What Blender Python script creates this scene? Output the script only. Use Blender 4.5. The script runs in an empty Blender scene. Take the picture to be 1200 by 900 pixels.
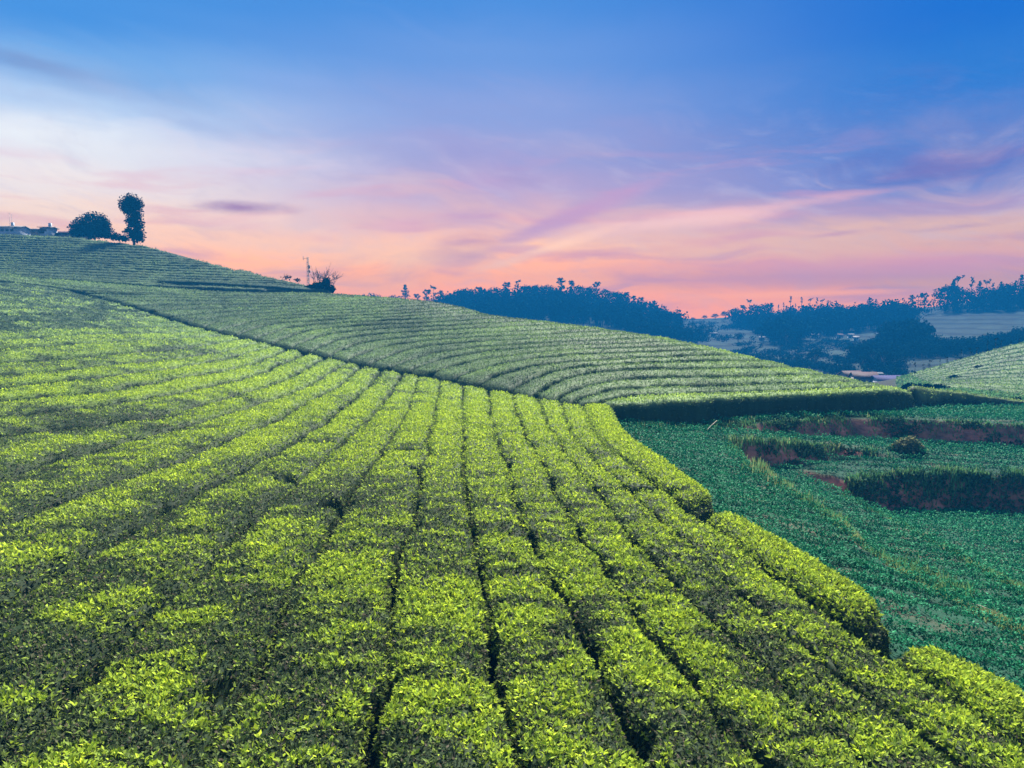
import math, random
import numpy as np

# ------------------------------------------------------------------ camera
W, H, F = 1200.0, 900.0, 901.0
PITCH = math.atan(75.0 / F)
CP, SP = math.cos(PITCH), math.sin(PITCH)
ZC = 10.0                                    # camera height above the datum

def ray(px, py):
    """direction (x, y, z) through a point of the frame, scaled to y = 1"""
    px = np.asarray(px, float); py = np.asarray(py, float)
    dx = (px - 600.0) / F; dz = -(py - 450.0) / F
    y = CP + dz * SP
    z = -SP + dz * CP
    return dx / y, z / y

def P3(px, py, Y):
    rx, rz = ray(px, py)
    return rx * Y, Y, rz * Y                 # z relative to the camera

def project(X, Y, Z):
    d = Y * CP - Z * SP
    u = X / d * F + 600.0
    v = 450.0 - (Y * SP + Z * CP) / d * F
    return u, v

# ------------------------------------------------------------------ noise
def _hash(ix, iy, s):
    n = (ix.astype(np.int64) * 374761393 + iy.astype(np.int64) * 668265263 + s * 1274126177) & 0xFFFFFFFF
    n = ((n ^ (n >> 13)) * 1274126177) & 0xFFFFFFFF
    n = n ^ (n >> 16)
    return (n & 0xFFFFFF) / float(0xFFFFFF)

def vnoise(x, y, s=0):
    x = np.asarray(x, float); y = np.asarray(y, float)
    ix = np.floor(x); iy = np.floor(y)
    fx = x - ix; fy = y - iy
    fx = fx * fx * (3 - 2 * fx); fy = fy * fy * (3 - 2 * fy)
    a = _hash(ix, iy, s); b = _hash(ix + 1, iy, s)
    c = _hash(ix, iy + 1, s); d = _hash(ix + 1, iy + 1, s)
    return a + (b - a) * fx + (c - a) * fy + (a - b - c + d) * fx * fy      # 0..1

def fbm(x, y, s=0, o=3):
    v = 0; a = 0.5; t = 0
    for i in range(o):
        v = v + a * vnoise(x * 2 ** i + 13.7 * i, y * 2 ** i - 7.1 * i, s + i); t += a; a *= 0.5
    return v / t

def sstep(a, b, x):
    t = np.clip((x - a) / (b - a), 0, 1)
    return t * t * (3 - 2 * t)

# ------------------------------------------------------------------ smooth surfaces through surveyed points
class TPS:
    def __init__(self, pts, lam=0.02):
        p = np.array(pts, float); self.c = p[:, :2]; n = len(p)
        K = self._k(self.c[:, None, :], self.c[None, :, :]) + lam * np.eye(n)
        A = np.zeros((n + 3, n + 3)); A[:n, :n] = K
        A[:n, n] = 1; A[:n, n + 1:] = self.c; A[n:, :n] = A[:n, n:].T
        b = np.zeros(n + 3); b[:n] = p[:, 2]
        s = np.linalg.solve(A, b); self.w = s[:n]; self.a = s[n:]
    @staticmethod
    def _k(a, b):
        d2 = ((a - b) ** 2).sum(-1) / 400.0
        return 0.5 * d2 * np.log(d2 + 1e-9)
    def __call__(self, X, Y):
        X = np.asarray(X, float); Y = np.asarray(Y, float); sh = X.shape
        q = np.stack([X.ravel(), Y.ravel()], -1); out = np.empty(len(q))
        for i in range(0, len(q), 20000):
            k = self._k(q[i:i + 20000, None, :], self.c[None, :, :])
            out[i:i + 20000] = k @ self.w + self.a[0] + q[i:i + 20000] @ self.a[1:]
        return out.reshape(sh)

class Grid:
    """bilinear lookup of a surface"""
    def __init__(self, fn, x0, x1, y0, y1, st):
        self.x0, self.y0, self.st = x0, y0, st
        xs = np.arange(x0, x1 + st, st); ys = np.arange(y0, y1 + st, st)
        gx, gy = np.meshgrid(xs, ys); self.z = fn(gx, gy)
    def __call__(self, X, Y):
        X = np.asarray(X, float); Y = np.asarray(Y, float)
        ny, nx = self.z.shape
        fx = np.clip((X - self.x0) / self.st, 0, nx - 1.001); fy = np.clip((Y - self.y0) / self.st, 0, ny - 1.001)
        ix = fx.astype(int); iy = fy.astype(int); fx = fx - ix; fy = fy - iy
        z = self.z
        return (z[iy, ix] * (1 - fx) + z[iy, ix + 1] * fx) * (1 - fy) + (z[iy + 1, ix] * (1 - fx) + z[iy + 1, ix + 1] * fx) * fy

near_pts = [
 (600,900,7.0),(0,900,7.1),(300,900,7.0),(900,900,7.4),(1190,880,8.6),(300,700,11.4),(600,700,11.4),(900,700,12.3),(1100,805,9.9),
 (0,650,13.4),(600,600,16.4),(800,600,17.6),(300,570,19.5),(0,570,19.3),(600,520,25),(690,498,30.5),(450,500,29),(250,500,29),(0,500,28),
 (715,477,36.6),(600,459,42),(512,441,49),(400,422,58),(300,399,67),(200,374,79),(100,346,94),(0,460,37),(0,425,46),(0,396,56),
 (0,360,73),(0,335,89),(0,323,98),(-150,340,86),(-150,400,56),(-150,500,29),(150,440,41.5),(200,400,57),(100,370,74),
 # upper field
 (716,472,37.0),(900,463,43),(1062,457,49),(1000,446,52),(800,401,56),(700,386,62),(640,379,66),(580,370,72),(520,355,84),(400,345,100),(460,350,93),
 (640,420,48),(560,405,57),(450,400,65),(300,360,89),(200,340,100),(500,380,70),(760,440,44),(800,425,48.5),(900,425,52),(850,440,46.5),
 # falling away beyond its crest
 (800,412,66),(700,397,74),(640,391,78),(520,368,98),(400,356,116),(900,440,62),(1000,464,63),(200,352,116),
 (800,455,82),(700,430,100),(520,400,130),(400,385,150),(950,470,80),
 # to the right: strips behind the terraces, grassy nose
 (1062,464,52),(1130,470,54),(1200,481,55),(1300,490,56),(1130,459,68),(1200,470,66),(1060,452,84),(1010,452,90),
 (1200,440,86),(1130,447,90),(1080,441,102),(1140,425,104),(1200,402,106),(1300,385,108),(1110,428,112),
 (1200,415,122),(1120,440,124),(1060,452,122),(1300,405,125),(1000,460,125),
]
NP = [P3(*p) for p in near_pts] + [(-8,-6,-3.9),(8,-6,-4.6),(0,0,-4.1),(30,-6,-7),(-40,0,-3.5),(-60,160,-2),(60,160,-16),(0,160,-14),(140,120,-2),(-130,100,9)]
tps_near = TPS(NP)

hill_pts = [
 (0,272,136),(60,271,136),(100,277,135),(170,285,131),(240,304,127),(285,314,124),(330,325,121),(370,333,117),(396,343,112),(-150,272,138),(-150,322,103),
 (0,300,119),(100,305,118),(200,318,116),(300,333,111),(0,323,102),(100,330,102),(200,337,103),(300,343,105),(360,343,110),
 (0,276,150),(100,283,148),(170,294,145),(330,338,132),(400,356,120),(430,372,118),(-150,278,150),(420,352,112),
 (0,300,185),(170,325,180),(330,360,170),(430,390,160),(-150,300,185),
 (0,345,85),(200,352,90),(350,358,98),(-150,345,85),
]
HP = [P3(*p) for p in hill_pts]
tps_hill = TPS(HP)

far_pts = [
 # wooded hill
 (430,372,330),(480,362,340),(540,358,350),(590,350,365),(650,347,375),(700,350,375),(740,362,370),(770,372,370),(795,379,380),
 (520,385,270),(600,390,270),(680,390,270),(750,393,270),(560,370,310),(660,368,315),(740,378,315),
 (540,372,450),(650,362,480),(740,375,480),(430,384,420),(800,386,560),(300,380,330),(300,392,270),
 # distant saddle and right ridge
 (840,374,420),(880,370,410),(930,366,400),(980,365,390),(1040,364,375),(1090,360,350),(1130,355,330),(1200,349,310),(1300,340,300),
 (840,378,520),(930,374,500),(1040,372,480),(1200,360,420),(1300,352,410),(840,392,330),(900,392,320),(960,388,310),(1030,386,290),(1100,383,275),(1190,375,262),(1300,370,255),
 (820,410,255),(900,414,250),(960,412,245),(1010,408,235),(1080,400,228),(1150,398,215),(1250,392,210),
 (860,440,185),(950,440,180),(1010,436,175),(1060,425,180),(1120,418,180),(1250,410,180),(760,420,200),(600,415,210),(400,405,220),(200,400,220),
 (900,470,130),(1060,462,130),(700,460,140),(1250,450,130),(400,440,140),
]
FP = [P3(*p) for p in far_pts]
tps_far = TPS(FP)
G_near = Grid(tps_near, -120, 110, -8, 170, 0.5)
G_hill = Grid(tps_hill, -170, 20, 70, 230, 1.0)
G_far = Grid(tps_far, -330, 480, 110, 640, 3.0)

def unproject(px, py, surf, y0=2.0, y1=150.0, st=0.2):
    """where the sight line meets a surface (first hit; nearest approach if it passes above)"""
    px = np.asarray(px, float); py = np.asarray(py, float)
    rx, rz = ray(px, py)
    ys = np.arange(y0, y1, st)
    Y = ys[None, :]; X = rx[:, None] * Y; Z = rz[:, None] * Y
    d = surf(X, Y * np.ones_like(X)) - Z
    hit = d > 0
    idx = np.where(hit.any(1), hit.argmax(1), d.argmax(1))
    i0 = np.maximum(idx - 1, 0); r = np.arange(len(px))
    a, b = d[r, i0], d[r, idx]
    t = np.where(hit.any(1) & (b != a), -a / np.where(b == a, 1, b - a), 1.0); t = np.clip(t, 0, 1)
    y = ys[i0] + (ys[idx] - ys[i0]) * t
    return rx * y, y

# ------------------------------------------------------------------ plan curves
def dens(poly, step=6.0):
    p = np.array(poly, float); out = [p[0]]
    for a, b in zip(p[:-1], p[1:]):
        n = max(1, int(np.hypot(*(b - a)) / step))
        for i in range(1, n + 1): out.append(a + (b - a) * i / n)
    return np.array(out)

def resample(c, n=None, ds=None):
    c = np.asarray(c, float); L = np.r_[0, np.cumsum(np.hypot(*np.diff(c[:, :2], axis=0).T))]
    if n is None: n = max(3, int(L[-1] / ds) + 1)
    s = np.linspace(0, L[-1], n)
    return np.stack([np.interp(s, L, c[:, k]) for k in range(c.shape[1])], -1)

def smooth(c, k=5, it=2):
    c = c.copy()
    for _ in range(it):
        p = np.r_[np.repeat(c[:1], k, 0), c, np.repeat(c[-1:], k, 0)]
        q = np.stack([np.convolve(p[:, j], np.ones(2 * k + 1) / (2 * k + 1), 'valid') for j in range(c.shape[1])], -1)
        q[0], q[-1] = c[0], c[-1]; c = q
    return c

def extend(c, dist, at_start):
    if at_start:
        d = c[0] - c[min(6, len(c) - 1)]; d = d / (np.hypot(*d) + 1e-9)
        return np.r_[[c[0] + d * dist], c]
    d = c[-1] - c[max(-7, -len(c))]; d = d / (np.hypot(*d) + 1e-9)
    return np.r_[c, [c[-1] + d * dist]]

DITCH = [(-60,318),(0,325),(60,334),(100,346),(150,358),(200,374),(250,388),(300,399),(360,413),(400,422),(450,432),(512,441),(550,451),(600,460),(650,470),(720,479),(760,484)]
DX, DY = np.array(DITCH, float).T
def ditch_y(x): return np.interp(x, DX, DY)

gaps = [
 [(1230,905),(1178,862),(1102,805),(1042,771),(966,711),(917,688),(875,647),(815,603),(780,574),(744,546),(710,524),(690,498),(682,472)],
 [(1135,900),(1064,847),(1011,805),(974,779),(925,745),(890,719),(845,677),(807,643),(770,606),(732,572),(714,556),(686,530),(668,506),(655,470)],
 [(1015,898),(962,851),(913,802),(849,737),(800,692),(750,640),(715,595),(690,562),(660,525),(643,500),(630,466)],
 [(900,905),(870,880),(820,815),(773,757),(730,703),(690,640),(663,600),(640,555),(622,520),(610,495),(600,460)],
 [(753,893),(737,850),(710,807),(677,727),(640,673),(610,600),(592,540),(578,500),(571,455)],
 [(605,900),(595,867),(570,750),(561,667),(549,600),(545,540),(542,490),(543,450)],
 [(437,893),(455,767),(467,667),(483,610),(495,560),(505,510),(511,482),(517,441)],
 [(232,900),(262,845),(300,775),(330,712),(366,655),(395,610),(425,560),(455,520),(477,482),(492,440)],
 [(-30,915),(27,867),(67,825),(103,797),(143,757),(173,727),(233,670),(280,627),(320,590),(360,555),(388,530),(412,510),(440,485),(467,450),(472,436)],
 [(-30,716),(0,697),(33,677),(93,650),(127,633),(180,603),(220,580),(262,560),(300,541),(335,522),(362,506),(392,485),(432,453),(447,432)],
 [(-30,628),(16,606),(60,588),(96,572),(124,562),(160,552),(210,538),(245,522),(287,505),(330,487),(360,470),(392,454),(424,430)],
 [(-30,568),(0,558),(20,548),(84,530),(112,524),(144,517),(164,512),(200,502),(240,491),(287,477),(320,467),(360,453),(400,428)],
 [(-30,512),(0,506),(60,501),(120,495),(170,488),(206,480),(240,473),(287,460),(332,446),(380,420)],
 [(-30,489),(0,486),(60,481),(120,474),(174,466),(220,457),(270,446),(305,438),(356,414)],
 [(-30,472),(0,469),(46,465),(84,462),(120,458),(148,452),(200,444),(240,438),(290,428),(336,410)],
 [(-30,456),(0,453),(46,449),(84,445),(130,440),(172,435),(200,431),(260,421),(319,405)],
 [(-30,442),(0,439),(50,435),(88,432),(124,428),(160,425),(220,418),(270,411),(303,401)],
 [(-30,428),(0,425),(50,420),(90,417),(140,414),(180,411),(240,405),(287,396)],
 [(-30,411),(0,408),(60,404),(100,401),(140,399),(180,398),(230,395),(272,392)],
 [(-30,399),(0,397),(100,392),(180,390),(254,388)],
 [(-30,387),(0,386),(100,382.5),(236,382)],
 [(-30,377),(0,376),(100,374),(215,376.5)],
 [(-30,367),(0,367),(100,366.5),(196,370.5)],
 [(-30,358.5),(0,359),(100,360.5),(176,365)],
 [(-30,351.5),(0,352),(80,354.5),(157,359.5)],
 [(-30,344.5),(0,345),(80,349),(137,354)],
 [(-30,338),(0,339),(60,342.8),(119,349.5)],
 [(-30,332),(0,333.5),(60,338),(105,345.5)],
 [(-30,328),(0,329.5),(50,334),(86,341)],
]
E_SEG = [
 [(718,474),(724,492),(740,512),(766,526),(786,540),(806,558),(822,568),(842,580)],
 [(846,594),(872,605),(905,628),(951,645),(978,666),(1012,688),(1046,713)],
 [(1062,742),(1087,752),(1125,758),(1159,770),(1200,796),(1240,822)],
]
L_SEG = [
 [(682,472),(690,498),(710,524),(744,546),(780,574),(806,594)],
 [(820,601),(870,640),(917,684),(966,709),(1022,736)],
 [(1036,757),(1048,772),(1102,805),(1178,862),(1215,892)],
]

ups = [
 [(724,474),(760,472),(830,468),(900,464),(980,461),(1062,457)],
 [(692,470),(712,465),(760,462),(850,459),(950,456),(1040,453)],
 [(672,465),(700,457),(760,452),(850,450),(930,448.5),(1005,447.5)],
 [(650,460),(690,448),(750,442),(850,440),(920,439),(965,438.5)],
 [(625,454),(660,440),(720,433),(800,431),(880,430),(928,430)],
 [(596,448),(630,438),(673,429),(740,425),(820,422),(890,422)],
 [(557,441),(590,434),(617,430),(660,424),(720,420),(800,417),(860,414.5)],
 [(528,436),(575,427),(640,417),(700,413.5),(800,410),(840,409)],
 [(501,432),(535,425),(580,418),(640,411),(720,407),(815,404)],
 [(478,427),(515,419),(560,412),(620,406.5),(700,403),(790,400)],
 [(452,422),(505,412.5),(560,406),(620,401.5),(700,398),(765,395)],
 [(430,417),(480,406.5),(557,399.5),(640,396),(735,391)],
 [(407,412),(440,406),(480,400),(560,394),(640,391),(705,387)],
 [(385,406),(420,400),(470,394.5),(560,389.5),(620,387),(675,383)],
 [(362,401),(400,395),(450,389.5),(540,385),(645,379.5)],
 [(340,396),(380,390),(440,385),(520,381),(615,375.5)],
 [(318,391.5),(360,386),(420,381),(500,377),(595,371.8)],
 [(297,387),(340,382),(400,377.5),(480,373.5),(577,368.2)],
 [(275,382),(320,378),(400,373.5),(480,370),(562,365)],
 [(255,378),(300,374.5),(400,370),(470,367),(549,361.8)],
 [(235,373.5),(300,370.2),(400,366.5),(470,363.5),(536,358.8)],
 [(215,369),(300,366.2),(400,363.2),(520,355.8)],
 [(195,364.6),(300,362.6),(400,359.8),(500,354.2)],
 [(175,360.6),(300,359.1),(400,356.6),(480,352.4)],
 [(155,356),(300,355.6),(455,350.9)],
 [(135,351.6),(300,352.3),(430,348.4)],
 [(115,347.6),(300,349.2),(410,346.5)],
 [(98,344),(200,345.3),(300,346.2),(395,345)],
 [(-30,326.6),(0,328.4),(50,333.3),(86,340.0),(120,342.6),(200,343.5),(300,344.8),(380,344.4)],
 [(-30,324.8),(0,326.2),(50,331.2),(100,337),(200,341.3),(330,343.2)],
 [(-30,322.5),(0,323.2),(100,330.6),(200,336.6),(300,341)],
]

def plan_curve(px, surf, ext0=0.0, ext1=0.0, ds=0.35, k=4, **kw):
    d = dens(px, 5.0); X, Y = unproject(d[:, 0], d[:, 1], surf, **kw)
    c = np.stack([X, Y], -1)
    jump = np.hypot(*np.diff(c, axis=0).T); bad = np.where(jump > 3.5)[0]
    if len(bad): c = c[:bad[0] + 1] if bad[0] > 2 else c[bad[-1] + 1:]
    c = resample(c, ds=ds); c = smooth(c, k, 2)
    if ext0: c = extend(c, ext0, True)
    if ext1: c = extend(c, ext1, False)
    return resample(c, ds=ds)

# plan of the terraces on the right: (frame column, distance) -> x, y
def PY(pts): return np.array([((p[0] - 600.0) / F * p[1], p[1]) for p in pts])
def inpoly(X, Y, poly):
    ins = np.zeros(np.shape(X), bool); n = len(poly)
    for i in range(n):
        x1, y1 = poly[i]; x2, y2 = poly[(i + 1) % n]
        c = ((y1 > Y) != (y2 > Y)) & (X < (x2 - x1) * (Y - y1) / (y2 - y1 + 1e-12) + x1)
        ins ^= c
    return ins

E_plan = [plan_curve(e, G_near) for e in E_SEG]
L_plan = [plan_curve(e, G_near) for e in L_SEG]
edge = np.r_[E_plan[0], E_plan[1], E_plan[2], [[10.4, 5.0], [11.5, -7]]] + np.array([-0.25, 0])
wall = plan_curve(ups[0], G_near)
hedge2 = PY([(1068,50.5),(1100,52.5),(1150,54),(1200,55),(1320,56)])
TP = np.r_[edge[::-1], wall + np.array([0, 0.25]), hedge2, [[60, 54], [60, -7]]]

line1 = PY([(862,35.8),(905,29.2),(960,25.6),(1010,22.3),(1060,19.6),(1110,17.7),(1190,15.8),(1300,13.5),(1500,11)])
line2 = PY([(948,36.3),(992,32.5),(1040,29),(1090,26),(1140,23),(1200,20),(1300,16.5),(1500,13)])
bank1 = PY([(838,39.0),(870,39.6),(930,41.2),(1000,43.0),(1060,43.7),(1130,43.6),(1200,43.1),(1330,42.6)])
bank2 = PY([(862,35.9),(880,36.9),(920,37.6),(960,38.4),(1000,38.9),(1045,38.7),(1090,39.3)])
bank3 = PY([(1006,34.6),(1040,35.6),(1080,36.0),(1130,36.2),(1200,36.2),(1330,36.0)])
FAR_R = np.array([[60, 42.0]])
polyA = np.r_[bank1, [[60, 42], [60, 60], [9, 60]]]
polyBu = np.r_[bank1, [[60, 42], [60, 39]], PY([(1330,39.0),(1200,39.2),(1090,39.3)]), bank2[::-1]]
polyBl = np.r_[bank2, PY([(1200,39.2),(1330,39.0)]), [[60, 39], [60, 35]], bank3[::-1], line2[:1], PY([(905,36.0),(880,35.6)])]
polyF = np.r_[line1[:], line2[::-1], PY([(905,36.0),(880,35.7)])]
polyC = np.r_[bank3[::-1] * 0 + bank3, [[60, 35], [60, 12]], line2[::-1]]

def hp(pts):                                        # (frame column, distance, height) -> surface
    return TPS([((p[0] - 600.0) / F * p[1], p[1], p[2]) for p in pts], 0.3)
sD = hp([(740,36.8,-5.25),(850,39,-5.5),(780,31.4,-5.4),(850,24,-5.6),(960,17.5,-5.7),(1050,14.9,-5.75),(1200,11.9,-5.7),(1100,14.3,-5.85),
         (862,35.8,-5.85),(905,29.2,-6.0),(960,25.6,-6.1),(1010,22.3,-6.2),(1060,19.6,-6.3),(1110,17.7,-6.4),(1190,15.8,-6.5),(1400,9,-5.9)])
sA = hp([(740,37,-5.25),(838,39,-5.5),(870,39.8,-5.36),(930,41.5,-5.33),(1000,43.3,-5.45),(1060,44,-5.65),(1130,44,-5.8),(1200,43.5,-5.95),(1330,43,-6.1),
         (860,41,-5.5),(1000,46,-5.75),(1060,49.5,-6.0),(1130,52,-6.15),(1200,54,-6.3),(1330,56,-6.4)])
sBu = hp([(838,38.8,-5.5),(870,39.4,-5.75),(900,41.7,-6.25),(960,42,-6.6),(1030,42.7,-6.83),(1100,43,-7.05),(1200,42.5,-7.2),(862,36,-5.87),(920,38,-6.07),
          (1000,39.5,-6.5),(1045,38.7,-6.85),(1090,39.3,-7.05),(1200,39.2,-7.25),(1330,39,-7.4)])
sBl = hp([(905,35.6,-7.4),(945,36.5,-7.33),(1010,38.5,-6.95),(1045,38.7,-6.87),(1090,39.3,-7.07),(1200,39.2,-7.27),(1330,39,-7.42),(1012,35.5,-7.45),
          (1075,36.3,-7.42),(1130,36.5,-7.4),(1200,36.5,-7.42),(1330,36.3,-7.5),(948,36.3,-7.37)])
sF = hp([(905,35.8,-7.35),(948,36.3,-7.37),(992,32.5,-7.3),(1040,29,-7.25),(1090,26,-7.2),(1140,23,-7.15),(1200,20,-7.0),(1300,16.5,-6.8),(960,25.6,-6.9),
         (1060,19.6,-6.8),(1190,15.8,-6.75),(1300,13.5,-6.4)])
sC = hp([(1040,35.2,-9.0),(1080,35.6,-9.15),(1150,35.8,-9.2),(1200,35.9,-9.2),(1330,35.8,-9.2),(1060,29.5,-8.4),(1200,28,-8.4),(1140,23.3,-7.6),(1200,20.2,-7.2),
         (1300,24,-7.9),(1300,16.7,-7.0),(1400,30,-8.8)])

ST = 0.15
tx = np.arange(2.0, 60.0, ST); ty = np.arange(4.0, 58.0, ST)
TX, TY = np.meshgrid(tx, ty)
wob = 0.55 * (fbm(TX * 0.55, TY * 0.55, 91) - 0.5) + 0.35 * (fbm(TX * 1.7, TY * 1.7, 92) - 0.5)
WX, WY = TX + wob, TY + wob * 1.3
terr = sD(TX, TY); reg = np.zeros(TX.shape, int)
for i, (poly, s) in enumerate(((polyA, sA), (polyBu, sBu), (polyF, sF), (polyBl, sBl), (polyC, sC))):
    m = inpoly(WX, WY, poly); terr = np.where(m, s(TX, TY), terr); reg = np.where(m, i + 1, reg)
tp_mask = inpoly(TX, TY, TP)
def blur(a, k):
    for ax in (0, 1):
        p = np.pad(a, [(k, k) if i == ax else (0, 0) for i in (0, 1)], mode='edge')
        c = np.cumsum(p, ax); z = np.zeros_like(np.take(c, [0], ax)); c = np.concatenate([z, c], ax)
        n = a.shape[ax]
        a = (np.take(c, range(2 * k + 1, 2 * k + 1 + n), ax) - np.take(c, range(0, n), ax)) / (2 * k + 1)
    return a
terr_raw = terr
terr = blur(blur(terr, 1), 1)
gy_, gx_ = np.gradient(terr, ST)
slope = np.hypot(gx_, gy_)
bankness = sstep(0.45, 1.0, slope)
base_n = G_near(TX, TY)
ucol = TX / np.maximum(TY, 1) * F + 600
tea_off = np.where((ucol < 1066) | (TY < 44), 0.75, 0.0)
full = np.where(tp_mask, terr, base_n - tea_off)
full = blur(full, 1)
class Look(Grid):
    def __init__(self, z, x0, y0, st): self.z, self.x0, self.y0, self.st = z, x0, y0, st
L_full = Look(full, tx[0], ty[0], ST)
L_bank = Look(np.where(tp_mask, bankness, 0.0), tx[0], ty[0], ST)
L_tp = Look(blur(tp_mask.astype(float), 1), tx[0], ty[0], ST)

def ground(X, Y):
    X = np.asarray(X, float); Y = np.asarray(Y, float)
    u = X / np.maximum(Y, 1) * F + 600
    off = 0.75 * (1 - sstep(1046, 1076, u) * sstep(42, 46, Y)) * (1 - sstep(95, 110, Y) * sstep(60, 100, u))
    z = G_near(X, Y) - off
    ins = (X > tx[0] + .3) & (X < tx[-1] - .3) & (Y > ty[0] + .3) & (Y < ty[-1] - .3)
    return np.where(ins, L_full(X, Y), z)

# ================================================================== Blender side
import bpy
scene = bpy.context.scene
COL = scene.collection
rng = np.random.default_rng(7)
random.seed(5)

def tag(o, label=None, cat=None, group=None, kind=None):
    if label: o['label'] = label
    if cat: o['category'] = cat
    if group: o['group'] = group
    if kind: o['kind'] = kind
    return o

class MB:
    """collects vertices, faces and two float attributes; links them as one mesh object"""
    def __init__(self): self.v = []; self.q = []; self.t = []; self.a = []; self.r = []; self.n = 0
    def add(self, v, quads=None, tris=None, fresh=0.0, rnd=0.5):
        v = np.asarray(v, float).reshape(-1, 3); n = len(v)
        self.v.append(v)
        self.a.append(np.broadcast_to(np.asarray(fresh, float), (n,))); self.r.append(np.broadcast_to(np.asarray(rnd, float), (n,)))
        if quads is not None and len(quads): self.q.append(np.asarray(quads, np.int64) + self.n)
        if tris is not None and len(tris): self.t.append(np.asarray(tris, np.int64) + self.n)
        self.n += n
    def mesh(self, name, mat, smooth_quads=False, origin=(0, 0, 0)):
        v = np.concatenate(self.v) - np.array(origin)
        q = np.concatenate(self.q) if self.q else np.zeros((0, 4), np.int64)
        t = np.concatenate(self.t) if self.t else np.zeros((0, 3), np.int64)
        me = bpy.data.meshes.new(name)
        me.vertices.add(len(v)); me.vertices.foreach_set('co', v.astype(np.float32).ravel())
        loops = np.concatenate([q.ravel(), t.ravel()]).astype(np.int32)
        me.loops.add(len(loops)); me.loops.foreach_set('vertex_index', loops)
        st = np.concatenate([np.arange(len(q)) * 4, len(q) * 4 + np.arange(len(t)) * 3]).astype(np.int32)
        me.polygons.add(len(q) + len(t)); me.polygons.foreach_set('loop_start', st)
        if smooth_quads and len(q):
            sm = np.zeros(len(q) + len(t), bool); sm[:len(q)] = True
            me.polygons.foreach_set('use_smooth', sm)
        for nm, arr in (('fresh', self.a), ('rnd', self.r)):
            at = me.attributes.new(nm, 'FLOAT', 'POINT'); at.data.foreach_set('value', np.concatenate(arr).astype(np.float32))
        me.update(calc_edges=True); me.validate()
        me.materials.append(mat)
        return me
    def build(self, name, mat, parent=None, smooth_quads=False, origin=(0, 0, 0)):
        o = bpy.data.objects.new(name, self.mesh(name, mat, smooth_quads, origin)); COL.objects.link(o)
        o.location = origin
        if parent: o.parent = parent; o.location = (0, 0, 0)
        return o

def empty(name, loc, rz=0.0):
    o = bpy.data.objects.new(name, None); COL.objects.link(o)
    o.location = loc; o.rotation_euler = (0, 0, rz); o.empty_display_size = 0.3
    return o

def kids(o): return [c for c in bpy.data.objects if c.parent == o]
def copy_tree(o, parent=None, _cache={}):
    c = o.copy(); COL.objects.link(c)
    if parent: c.parent = parent
    if o.name not in _cache: _cache[o.name] = kids(o)
    for ch in _cache[o.name]: copy_tree(ch, c)
    return c

def unit(v): return v / (np.linalg.norm(v, axis=-1, keepdims=True) + 1e-9)

def leaves(mb, p, nrm, L, Wd, pitch, fresh, rnd, fold=0.25):
    """a folded leaf (two triangles) at every point p, standing off the surface normal"""
    n = len(p)
    if n == 0: return
    r = unit(rng.normal(size=(n, 3))); tan = unit(np.cross(nrm, r))
    d = unit(nrm * np.sin(pitch)[:, None] + tan * np.cos(pitch)[:, None])
    s = unit(np.cross(d, nrm + 0.35 * rng.normal(size=(n, 3)))); up = np.cross(s, d)
    L = np.broadcast_to(L, (n,))[:, None]; Wd = np.broadcast_to(Wd, (n,))[:, None]
    base = p; tip = p + d * L - up * L * 0.12 * 0
    m = p + d * L * 0.45 + up * Wd * fold
    v = np.stack([base, m + s * Wd, tip, m - s * Wd], 1).reshape(-1, 3)
    i = np.arange(n)[:, None] * 4
    tr = np.concatenate([i + [0, 1, 2], i + [0, 2, 3]])
    mb.add(v, tris=tr, fresh=np.repeat(np.broadcast_to(fresh, (n,)), 4), rnd=np.repeat(np.broadcast_to(rnd, (n,)), 4))

def grid_quads(nu, nv):
    i, j = np.meshgrid(np.arange(nu - 1), np.arange(nv - 1), indexing='ij')
    a = (i * nv + j).ravel()
    return np.stack([a, a + 1, a + nv + 1, a + nv], -1)

# ------------------------------------------------------------------ materials
def new_mat(name):
    m = bpy.data.materials.new(name); m.use_nodes = True
    nt = m.node_tree; nt.nodes.clear(); return m, nt
def node(nt, t, **kw):
    n = nt.nodes.new(t)
    for k, v in kw.items():
        if k.startswith('i_'): n.inputs[int(k[2:])].default_value = v
        else: setattr(n, k, v)
    return n
def ramp(nt, stops, src, interp='LINEAR'):
    r = nt.nodes.new('ShaderNodeValToRGB'); cr = r.color_ramp; cr.interpolation = interp
    while len(cr.elements) > 1: cr.elements.remove(cr.elements[-1])
    for i, (p, c) in enumerate(stops):
        e = cr.elements[0] if i == 0 else cr.elements.new(p)
        e.position = p; e.color = (*c, 1)
    nt.links.new(src, r.inputs[0]); return r.outputs[0]

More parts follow.
